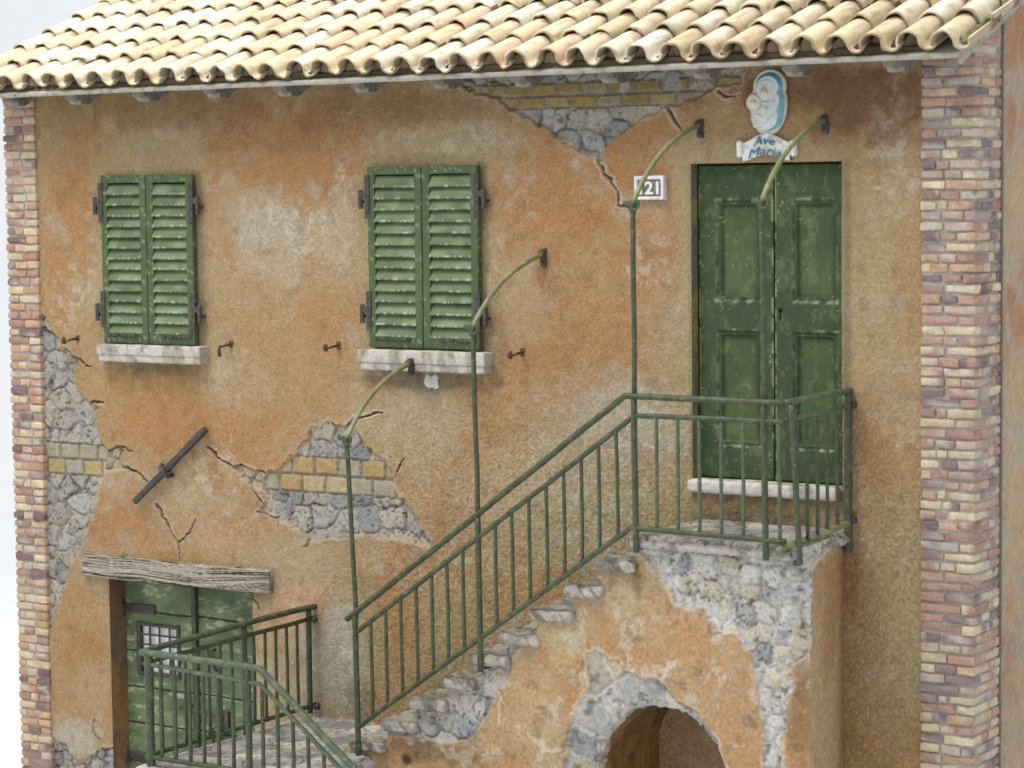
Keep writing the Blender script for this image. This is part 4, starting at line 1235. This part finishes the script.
        for (axis, val) in (('y', y0), ('x', x0), ('x', x1)):
            U = X if axis == 'y' else Y; t = np.linspace(0, 1, 14)
            a_, t_ = np.meshgrid(U, t, indexing='ij')
            ee = {('y', y0): Hh[:, 0], ('x', x0): Hh[0, :], ('x', x1): Hh[-1, :]}[(axis, val)]
            zz = (zt + ee[:, None]) - th * t_
            k = np.sin(t_ * math.pi) * .016 + (fbm(a_, zz, 16, 3, seed) - .5) * .02 * t_
            p = np.stack([a_, val - k, zz], -1) if axis == 'y' else np.stack([val + (k if val == x1 else -k), a_, zz], -1)
            q = fbm(a_, zz, 16, 4, seed + 3)
            cc = mix(np.zeros(a_.shape + (3,)) + lin(180, 176, 168), lin(138, 134, 126), sst(.42, .64, q))
            ex.append((p, cc))
        return hfield(name, np.stack([xx, yy, zt + Hh], -1), c, None, M_STONE, par, ex)
    paving('landing', 5.44, 6.575, -.848, .02, 2.352, .055, 211, stair)
    paving('platform', 2.13, 3.36, -1.93, .02, .675, .10, 215, stair, .25)
    # platform body and the lower flight running down to the right along its front
    mb = MB()
    V, F = rbox((2.16, -1.90, -.12), (3.30, .0, .585), .01, (20, 30, 14), .02, 8, 3)
    sh, sc_ = stones(V[:, 0] + V[:, 1], V[:, 2], .16, 217, PALES, lin(196, 190, 182))
    mb.add(V, F, sc_); mb.build('platform_wall', M_STONE, stair)
    for i in range(4):
        zt = .675 - .16 * (i + 1); xa = 3.33 + .25 * i
        mb = MB(); V, F = rbox((xa - .06, -1.93, -.12), (xa + .27, -.875, zt), .022, (8, 24, 10), .012, 8, 90 + i)
        q = fbm(V[:, 0] + V[:, 1], V[:, 2], 9, 4, 71)
        mb.add(V, F, mix(np.zeros((len(V), 3)) + lin(186, 180, 168), lin(146, 140, 128), sst(.42, .65, q))); mb.build('tread', M_STONE, stair)


staircase()

# ------------------------------------------------------------------ railings
YR = -.885


def bar(parent, name, pts, r, mat, jit=.006, seed=0, flat=1.0, n=10):
    m = MB(); m.add(*tube(dense(pts, .05, jit, seed), r, n, True, flat)); return m.build(name, mat, parent)


def bolt(parent, p, d, mat=None):
    p = np.array(p); d = np.array(d, float)
    m = MB(); m.add(*tube([p, p + d * .6], .013, 8)); m.add(*tube([p + d * .55, p + d], .024, 8)); return m.build('bolt', mat or M_IRON, parent)


def stair_railing():
    t = thing('stair_railing', 'long green iron railing rising along the upper stairs and round the door landing', 'railing', (4.9, YR, .8))
    slope = .7245
    xa, xb, xc = 3.20, 5.43, 6.565
    za = 1.615; zb = za + (xb - xa) * slope
    zt = 3.235
    bar(t, 'handrail', [(xa, YR, za), (xb, YR, zt), (xc, YR, zt)], .027, M_RAIL, .008, 1, .75)
    bar(t, 'handrail', [(xc, YR - .01, zt), (xc + .005, .02, zt + .01)], .027, M_RAILP, .006, 2, .75)
    mz = lambda x: 1.525 + (x - 3.27) * .712 if x < 5.50 else 3.125
    bz = lambda x: .865 + (x - 3.27) * .70 if x < 5.47 else 2.395
    bar(t, 'middle_rail', [(3.27, YR, mz(3.27)), (5.50, YR, 3.115), (6.565, YR, 3.12)], .017, M_RAIL, .006, 3)
    bar(t, 'middle_rail', [(6.565, YR, 3.125), (6.57, .03, 3.155)], .017, M_RAILP, .004, 4)
    bar(t, 'bottom_rail', [(3.27, YR, bz(3.27)), (5.47, YR, 2.40), (6.56, YR, 2.385)], .018, M_RAIL, .006, 5)
    bar(t, 'bottom_rail', [(6.53, YR - .04, 2.335), (6.58, .0, 2.40)], .020, M_ROD, .004, 6)
    sl = lambda x: za + (x - xa) * slope if x < xb else zt
    for x, z0 in ((3.28, .68), (4.305, 1.36), (5.505, 2.245), (6.425, 2.26)):
        p = bar(t, 'post', [(x, YR, z0), (x - .01, YR, sl(x) - .01)], .020, M_RAIL, .004, int(x * 10))
        bolt(p, (x, YR + .012, z0 + .03), (.0, .085, 0))
    p = bar(t, 'post', [(6.60, YR + .06, 2.25), (6.66, YR - .0, 2.262), (6.655, YR, 2.30), (6.60, YR, 3.225)], .019, M_RAIL, .003, 9)
    p = bar(t, 'post', [(6.575, -.035, 2.22), (6.575, -.035, 3.23)], .026, M_RAIL, .003, 10)
    bolt(p, (6.575, -.045, 2.26), (-.0, -.03, 0)); bolt(p, (6.58, -.02, 3.155), (.04, 0, 0)); bolt(p, (6.58, -.02, 2.42), (.04, 0, 0))
    xs_ = [3.28 + (4.305 - 3.28) * k / 8 for k in range(1, 8)] + [4.305 + (5.505 - 4.305) * k / 9 for k in range(1, 9)]
    for i, x in enumerate(xs_):
        bar(t, 'baluster', [(x, YR, bz(x) - .004), (x - .005, YR, mz(x) + .004)], .0125, M_RAIL, .006, 20 + i, 1, 8)
    for i, x in enumerate([5.505 + (6.425 - 5.505) * k / 6 for k in range(1, 6)] + [6.52]):
        bar(t, 'baluster', [(x, YR, 2.39), (x, YR, 3.115)], .0125, M_RAILP, .005, 50 + i, 1, 8)
    for i, y in enumerate([YR + (-YR - .04) * k / 6 for k in range(1, 6)]):
        bar(t, 'baluster', [(6.57, y, 2.345 + .05 * (y - YR)), (6.567, y, 3.13 + .03 * (y - YR))], .0125, M_RAIL, .005, 60 + i, 1, 8)


stair_railing()


def platform_railing():
    t = thing('platform_railing', 'low green railing round the stone platform beside the cellar door', 'railing', (2.3, -.9, .68))
    X0, Y1 = 2.20, -1.84
    zt = 1.465
    bar(t, 'handrail', [(X0 + .035, .015, 1.495), (X0, -.9, 1.478), (X0 - .01, Y1, zt - .01)], .027, M_RAIL, .008, 101, .8)
    bar(t, 'handrail', [(X0 - .03, Y1, 1.452), (3.20, Y1, 1.437), (4.12, Y1, .745)], .028, M_RAILP, .008, 102, .8)
    bar(t, 'middle_rail', [(X0 + .025, .03, 1.405), (X0, Y1, 1.375)], .016, M_RAIL, .006, 103)
    bar(t, 'middle_rail', [(X0, Y1, 1.375), (3.20, Y1, 1.335), (4.10, Y1, .66)], .016, M_RAILP, .006, 104)
    bar(t, 'bottom_rail', [(X0 + .02, .0, .755), (X0, Y1, .735)], .017, M_RAIL, .006, 105)
    bar(t, 'bottom_rail', [(X0, Y1, .735), (3.22, Y1, .735), (4.08, Y1, .09)], .017, M_RAIL, .006, 106)
    p = bar(t, 'post', [(X0 + .02, -.06, .70), (X0 + .02, -.06, 1.475)], .022, M_RAIL, .004, 107)
    bolt(p, (X0 + .03, -.05, 1.405), (.05, 0, 0)); bolt(p, (X0 + .03, -.05, .745), (.06, 0, .01))
    bar(t, 'post', [(X0, -.78, .66), (X0, -.78, 1.46)], .021, M_RAIL, .004, 108)
    bar(t, 'post', [(X0 + .04, Y1, .62), (X0 + .04, Y1, 1.44)], .030, M_RAIL, .004, 109)
    bar(t, 'post', [(3.10, Y1, .66), (3.10, Y1, 1.42)], .022, M_RAIL, .004, 110)
    bar(t, 'post', [(4.05, Y1, -.06), (4.05, Y1, .78)], .022, M_RAIL, .004, 111)
    for i in range(1, 14):
        y = -.06 - i * .125
        if abs(y + .78) < .05: continue
        bar(t, 'baluster', [(X0 + .01, y, .745), (X0 + .01, y, 1.385)], .0125, M_RAIL, .006, 120 + i, 1, 8)
    for i in range(14):
        x = 2.215 + i * .1255
        if abs(x - 3.10) < .05 or abs(x - X0 - .04) < .03: continue
        k = max(0, x - 3.20)
        bar(t, 'baluster', [(x, Y1, .735 - k * .75), (x, Y1, 1.365 - .03 * min(1, x - 2.2) - k * .75)], .0135, M_RAIL, .006, 140 + i, 1, 8)


platform_railing()


# ------------------------------------------------------------------ stay rods
def stay_rod(x, z_wall, z_top, z_rail, lean, label, dab=False):
    yw = -.125 if dab else -.012
    t = thing('stay_rod', label, 'support rod', (x, YR, z_rail), 'curved stay rods along the stair railing')
    xt = x
    m = MB(); m.add(*tube(dense([(x + lean, YR, z_rail), (xt, YR, z_top)], .06, .010, int(x * 9)), .0165, 10)); m.build('pole', M_RAIL, t)
    ys, ye = YR, yw
    pts = []
    for a in np.linspace(0, 1, 24):
        pts.append((xt, ys + (ye - ys) * (2 * a * (1 - a) * .34 + a * a), z_top + .02 + (z_wall - z_top - .02) * (2 * a * (1 - a) * .76 + a * a)))
    m = MB(); m.add(*tube(pts, .0165, 10)); m.build('curved_arm', M_ROD, t)
    m = MB(); m.add(*tube([(xt, YR, z_top - .035), (xt, YR, z_top - .01), (xt, YR, z_top + .02), (xt, YR, z_top + .03)], [.018, .03, .036, .030], 12))
    h = []
    for a in np.linspace(-2.2, 2.4, 18): h.append((xt + .028 + .034 * math.sin(a) - .01, YR - .02, z_top + .015 - .034 * math.cos(a)))
    m.add(*tube(h, .009, 8)); m.add(*tube([(xt - .065, YR, z_top + .022), (xt + .01, YR, z_top + .012)], .016, 8))
    m.build('joint', M_RAIL, t)
    m = MB(); m.add(*rbox((xt - .020, yw - .012, z_wall - .085), (xt + .022, yw + .032, z_wall + .035), .006, (2, 2, 5), .005, 18, 4)); m.add(*tube([(xt, yw - .008, z_wall), (xt, yw - .033, z_wall)], .026, 10)); m.add(*tube([(xt + .002, yw - .008, z_wall - .06), (xt + .002, yw - .024, z_wall - .06)], .012, 8))
    if dab: pass
    m.build('wall_plate', M_IRON, t)
    if dab:
        cxx, czz = xt + .095, z_wall - .135
        V = [(cxx, -.016, czz)]; F = []; na, nr = 40, 5
        for j in range(1, nr + 1):
            for i in range(na):
                an = 2 * math.pi * i / na
                rr_ = (.052 + .04 * (vn2(np.array([math.cos(an) * 1.7 + 5]), np.array([math.sin(an) * 1.7 + 9]), 5)[0] - .3)) * j / nr
                V.append((cxx + rr_ * math.cos(an) * 1.1, -.016 + .022 * (j / nr) ** 3 + .004 * math.sin(i * 2.1 + j), czz + rr_ * math.sin(an)))
        for i in range(na): F.append((0, 1 + (i + 1) % na, 1 + i))
        for j in range(nr - 1):
            for i in range(na):
                p, q = 1 + j * na + i, 1 + j * na + (i + 1) % na
                F.append((p, q, q + na, p + na))
        m = MB(); m.add(V, F, lin(220, 218, 214)); m.build('plaster_dab', M_STONE, t)


G_ = None
stay_rod(3.225, 3.330, 2.845, 1.63, .06, 'lowest of the four curved green rods, fixed to the wall at the right window sill', True)
stay_rod(4.275, 4.105, 3.625, 2.41, .025, 'curved green rod ending beside the right edge of the right hand shutters')
stay_rod(5.50, 4.955, 4.43, 3.25, .0, 'curved green rod arching up in front of the white house number plate')
stay_rod(6.405, 4.965, 4.435, 3.25, .015, 'curved green rod standing in front of the upper double door')


# ------------------------------------------------------------------ shutter catches, tie bar
def catch(px, py, label, down=False):
    x, z = at(px, py)
    t = thing('shutter_catch', label, 'hook', (x, 0, z), 'iron shutter catches on the wall')
    m = MB(); m.add(*tube([(x, .02, z), (x, -.10, z - .01), (x, -.12, z - .015)], [.013, .009, .009], 8)); m.add(*rbox((x - .016, -.012, z - .030), (x + .016, .01, z + .024), .005, (2, 2, 2), .005, 20, 2)); m.build('stem', M_RUST, t)
    m = MB()
    if down: m.add(*tube([(x, -.13, z + .0), (x, -.14, z - .03), (x, -.135, z - .085)], [.010, .013, .015], 8))
    else: m.add(*tube([(x - .02, -.125, z - .03), (x - .01, -.15, z - .02), (x, -.165, z - .005), (x + .01, -.17, z + .015)], [.013, .019, .018, .010], 10))
    m.build('knob', M_RUST, t)


catch(78, 338, 'small iron catch left of the left window sill above the bare stones')
catch(231, 344, 'small iron catch with drooping end just right of the left window sill', True)
catch(339, 345, 'small rusty iron catch just left of the right window sill')
catch(523, 352, 'small rusty iron catch right of the right window sill')

a0 = at(206, 429, -.04); a1 = at(135, 502, -.04)
m = MB()
d = np.array([a1[0] - a0[0], 0, a1[1] - a0[1]]); L_ = np.linalg.norm(d); d /= L_; nn = np.array([d[2], 0, -d[0]])
V, F = rbox((-.022, -.02, 0), (.022, .02, L_), .005, (3, 3, 26), .006, 8, 4)
V = np.outer(V[:, 0], nn) + np.outer(V[:, 1], [0, 1, 0]) + np.outer(V[:, 2], d) + np.array([a0[0], -.045, a0[1]])
m.add(V, F)
c_ = np.array([a0[0], -.05, a0[1]]) + d * L_ * .56
m.add(*tube([c_ + nn * .05 - d * .01, c_ + nn * .03 + np.array([0, -.03, 0]), c_ - nn * .03 + np.array([0, -.03, 0]), c_ - nn * .05 + d * .01, c_ - nn * .05 + np.array([0, .07, 0])], .017, 8))
m.add(*tube([c_, c_ + np.array([0, .08, 0])], .02, 8))
tag(m.build('tie_bar', M_IRON), 'slanting dark iron tie bar fixed across the plaster above the cellar door', 'wall tie')


# ------------------------------------------------------------------ signs
def text_mesh(s, size, shear=0.0, extrude=.004, bold=.0):
    c = bpy.data.curves.new('lettering', 'FONT')
    c.body = s; c.size = size; c.shear = shear; c.extrude = extrude; c.offset = bold; c.align_x = 'CENTER'; c.align_y = 'CENTER'; c.resolution_u = 4
    o = bpy.data.objects.new('lettering', c); COL.objects.link(o)
    dg = bpy.context.evaluated_depsgraph_get(); dg.update()
    me = bpy.data.meshes.new_from_object(o.evaluated_get(dg))
    V = np.array([v.co for v in me.vertices]); F = [tuple(p.vertices) for p in me.polygons]
    bpy.data.objects.remove(o); bpy.data.curves.remove(c); bpy.data.meshes.remove(me)
    return V, F


M_WHITE = pmat('glazed_white', (216, 216, 214), (196, 196, 192), (150, 146, 138), 20, .5, .68, .5, .4, .1, 0, 40, .66, .74)
M_GROUND = pmat('plate_ground', (128, 124, 114), (92, 88, 80), (66, 62, 56), 40, .45, .6)
M_BLUE = pmat('blue_lettering', (66, 118, 140), (54, 98, 120), (120, 150, 160), 30, .45, .62, .5, .4)

nx0, nz0 = at(637.5, 200); nx1, nz1 = at(667, 175.5)
cx, cz = (nx0 + nx1) / 2, (nz0 + nz1) / 2; w, h = (nx1 - nx0) / 2, (nz1 - nz0) / 2
t = thing('house_number', 'small white framed number plate reading 121 left of the upper door', 'number plate', (cx, 0, cz - h))
m = MB(); m.add(*rbox((cx - w + .006, -.034, cz - h + .006), (cx + w - .006, .012, cz + h - .006), .004, (2, 2, 2))); m.build('plate', M_GROUND, t)
m = MB(); fw = .024
for lo, hi in (((cx - w, -.05, cz - h), (cx - w + fw, .008, cz + h)), ((cx + w - fw, -.05, cz - h), (cx + w, .008, cz + h)), ((cx - w + fw * .6, -.049, cz + h - fw), (cx + w - fw * .6, .007, cz + h)), ((cx - w + fw * .6, -.049, cz - h), (cx + w - fw * .6, .007, cz - h + fw))):
    m.add(*rbox(lo, hi, .008, (3, 3, 3), .003, 20, 4))
m.build('frame', M_WHITE, t)
V, F = text_mesh('121', .165, 0, .008, .005)
V = V * np.array([(2 * w - 2 * fw - .03) / np.ptp(V[:, 0]), (2 * h - 2 * fw - .025) / np.ptp(V[:, 1]), 1])
V -= np.array([(V[:, 0].max() + V[:, 0].min()) / 2, (V[:, 1].max() + V[:, 1].min()) / 2, 0])
m = MB(); m.add(np.stack([cx + V[:, 0], -.038 - V[:, 2], cz + V[:, 1]], 1), F); m.build('digits', M_WHITE, t, False)


def medallion():
    """oval glazed relief: mother in a blue veil holding a child"""
    cx, cz = at(770, 102.5)
    U = np.linspace(-.175, .15, 170); Vv = np.linspace(-.235, .235, 230)
    u, v = np.meshgrid(U, Vv, indexing='ij')
    s = .0072 * .9

    def P(px, py): return ((px - 345) / 7 * .0075, (290 - py) / 7 * .00655)

    def el(px, py, rx, ry, rot=0):
        a, b = P(px, py); rx = rx / 7 * .0075; ry = ry / 7 * .00655
        c, s_ = math.cos(rot), math.sin(rot)
        x = (u - a) * c + (v - b) * s_; y = -(u - a) * s_ + (v - b) * c
        return (np.sqrt((x / rx) ** 2 + (y / ry) ** 2) - 1) * min(rx, ry)
    oval = el(345, 310, 124, 212); halo = el(350, 180, 112, 118); chalo = el(258, 282, 66, 72)
    sd = np.minimum(np.minimum(oval, halo), chalo)
    CR = lin(206, 200, 178); WH = lin(204, 212, 214); BL_ = lin(92, 146, 168); BD = lin(52, 108, 138); SK = lin(206, 204, 194); LN = lin(120, 116, 96)
    H = .018 * sst(0, -.012, sd); C = np.zeros(u.shape + (3,)) + CR

    def put(d, h, col, soft=.02, line=.4):
        nonlocal H, C
        m = sst(.001, -.002, d)
        H = np.maximum(H, (h * np.sqrt(np.clip(sst(0, -soft, d), 0, 1)) + .012) * (d < 0))
        C = mix(C, col, m)
        C = mix(C, LN, sst(.0035, .001, np.abs(d)) * line)
    put(el(352, 300, 106, 185), .014, BL_, .05)
    put(el(352, 175, 92, 92), .022, BL_, .03)
    put(el(392, 300, 62, 168, .10), .026, lin(112, 162, 180), .03, .3)
    put(el(338, 196, 82, 84, .3), .028, WH, .03, .25)
    put(el(325, 385, 94, 98), .030, WH, .05, .25)
    put(el(385, 318, 34, 92, -.42), .036, lin(196, 204, 206), .03, .3)
    put(el(256, 284, 58, 64), .030, CR, .02, .5)
    put(el(330, 222, 44, 54, .35), .048, SK, .04, .3)
    put(el(262, 292, 42, 46), .046, SK, .035, .3)
    put(el(300, 388, 64, 40, -.35), .040, lin(208, 208, 202), .03, .3)
    put(el(286, 440, 40, 24, .2), .040, SK, .025, .3)
    for a, b in ((322, 212), (346, 216), (250, 284), (272, 286)): C = mix(C, lin(110, 104, 90), sst(.0045, .002, el(a, b, 6, 4)) * .45)
    C = mix(C, LN, sst(.005, .001, np.abs(el(262, 440, 26, 30))) * .2)
    n = fbm(u, v, 60, 3, 6)
    C = mix(C, lin(150, 150, 140), sst(.6, .72, n) * .25); C = C * (.86 + .28 * fbm(u, v, 25, 3, 7))[..., None]
    rim = sst(-.010, -.003, sd); C = mix(C, CR, rim * .8); H = H + .008 * sst(.006, .001, np.abs(sd + .005))
    sdc = (sd[:-1, :-1] + sd[1:, 1:]) / 2
    ang = .03
    P3 = np.stack([cx + u + v * ang, -.012 - H, cz + v], -1)
    ex = []
    o = hfield('wall_medallion', P3, C, sdc < 0, M_CERAMIC, None)
    tag(o, 'oval blue and white glazed relief of a mother and child above the upper door', 'wall relief')
    # body behind the relief
    m = MB(); k = 48; ring = []
    for yy in (-.012, .02):
        for a in np.linspace(0, 2 * math.pi, k, endpoint=False):
            ring.append((cx + math.cos(a) * 116 / 7 * .0075 + math.sin(a) * 200 / 7 * .00655 * ang + P(345, 310)[0], yy, cz + P(345, 310)[1] + math.sin(a) * 200 / 7 * .00655))
    F = [(i, (i + 1) % k, k + (i + 1) % k, k + i) for i in range(k)] + [tuple(range(k, 2 * k))]
    m.add(ring, F, CR); m.build('backing', M_CERAMIC, o)


medallion()


def banner():
    x0, z0 = at(739, 157); x1, z1 = at(798, 158)
    cx = (x0 + x1) / 2; w = (x1 - x0) / 2
    zc = at(768, 147)[1]
    t = thing('scroll_plaque', 'white scroll shaped plaque with blue lettering Ave Maria above the upper door', 'plaque', (cx, 0, zc - .07))
    U = np.linspace(-.80, .80, 60); T = np.linspace(-1, 1, 26)
    u, s = np.meshgrid(U, T, indexing='ij')
    mid = .026 * np.cos(u / .8 * math.pi / 1.1) - .006; hh = .058 + .010 * np.cos(u / .8 * math.pi / 2)
    z = zc + mid + s * hh; x = cx + u * w
    y = -.028 - .012 * np.cos(u * 2) - .006 * (1 - np.abs(s) ** 6)
    n = fbm(x, z, 30, 3, 4)
    C = mix(np.zeros(x.shape + (3,)) + lin(216, 216, 212), lin(150, 146, 134), sst(.52, .7, n) * .6)
    ex = []
    for sg in (0, -1):
        yy = np.linspace(0, 1, 4); a = np.stack([x[:, sg][:, None] + 0 * yy, y[:, sg][:, None] * (1 - yy) + .01 * yy, z[:, sg][:, None] + 0 * yy], -1)
        ex.append((a, np.zeros(a.shape) + lin(170, 164, 150)))
    hfield('ribbon', np.stack([x, y, z], -1), C, None, M_CERAMIC, t, ex)
    for sg in (-1, 1):
        m = MB(); xx = cx + sg * w * .90
        V, F = rbox((xx - w * .10, -.052, zc - .066), (xx + w * .10, .01, zc + .044), .02, (6, 4, 5), .004, 18, 3 + sg)
        q = fbm(V[:, 0], V[:, 2], 30, 3, 9)
        m.add(V, F, mix(np.zeros((len(V), 3)) + lin(220, 220, 216), lin(160, 156, 146), sst(.5, .7, q) * .6)); m.build('scroll_end', M_CERAMIC, t)
    for s_, dz, dx, wd, hg in (('Ave', .045, -.005, .155, .056), ('Maria', -.022, .0, .235, .056)):
        V, F = text_mesh(s_, .1, .25, .003, 0)
        V[:, :2] -= (V[:, :2].max(0) + V[:, :2].min(0)) / 2
        V = V * np.array([wd / np.ptp(V[:, 0]), hg / np.ptp(V[:, 1]), 1])
        bend = .018 * np.cos((V[:, 0] + dx) / w / .8 * math.pi / 1.1) - .018
        m = MB(); m.add(np.stack([cx + dx + V[:, 0], -.054 - V[:, 2], zc + dz + V[:, 1] + bend], 1), F); m.build('lettering', M_BLUE, t, False)


banner()
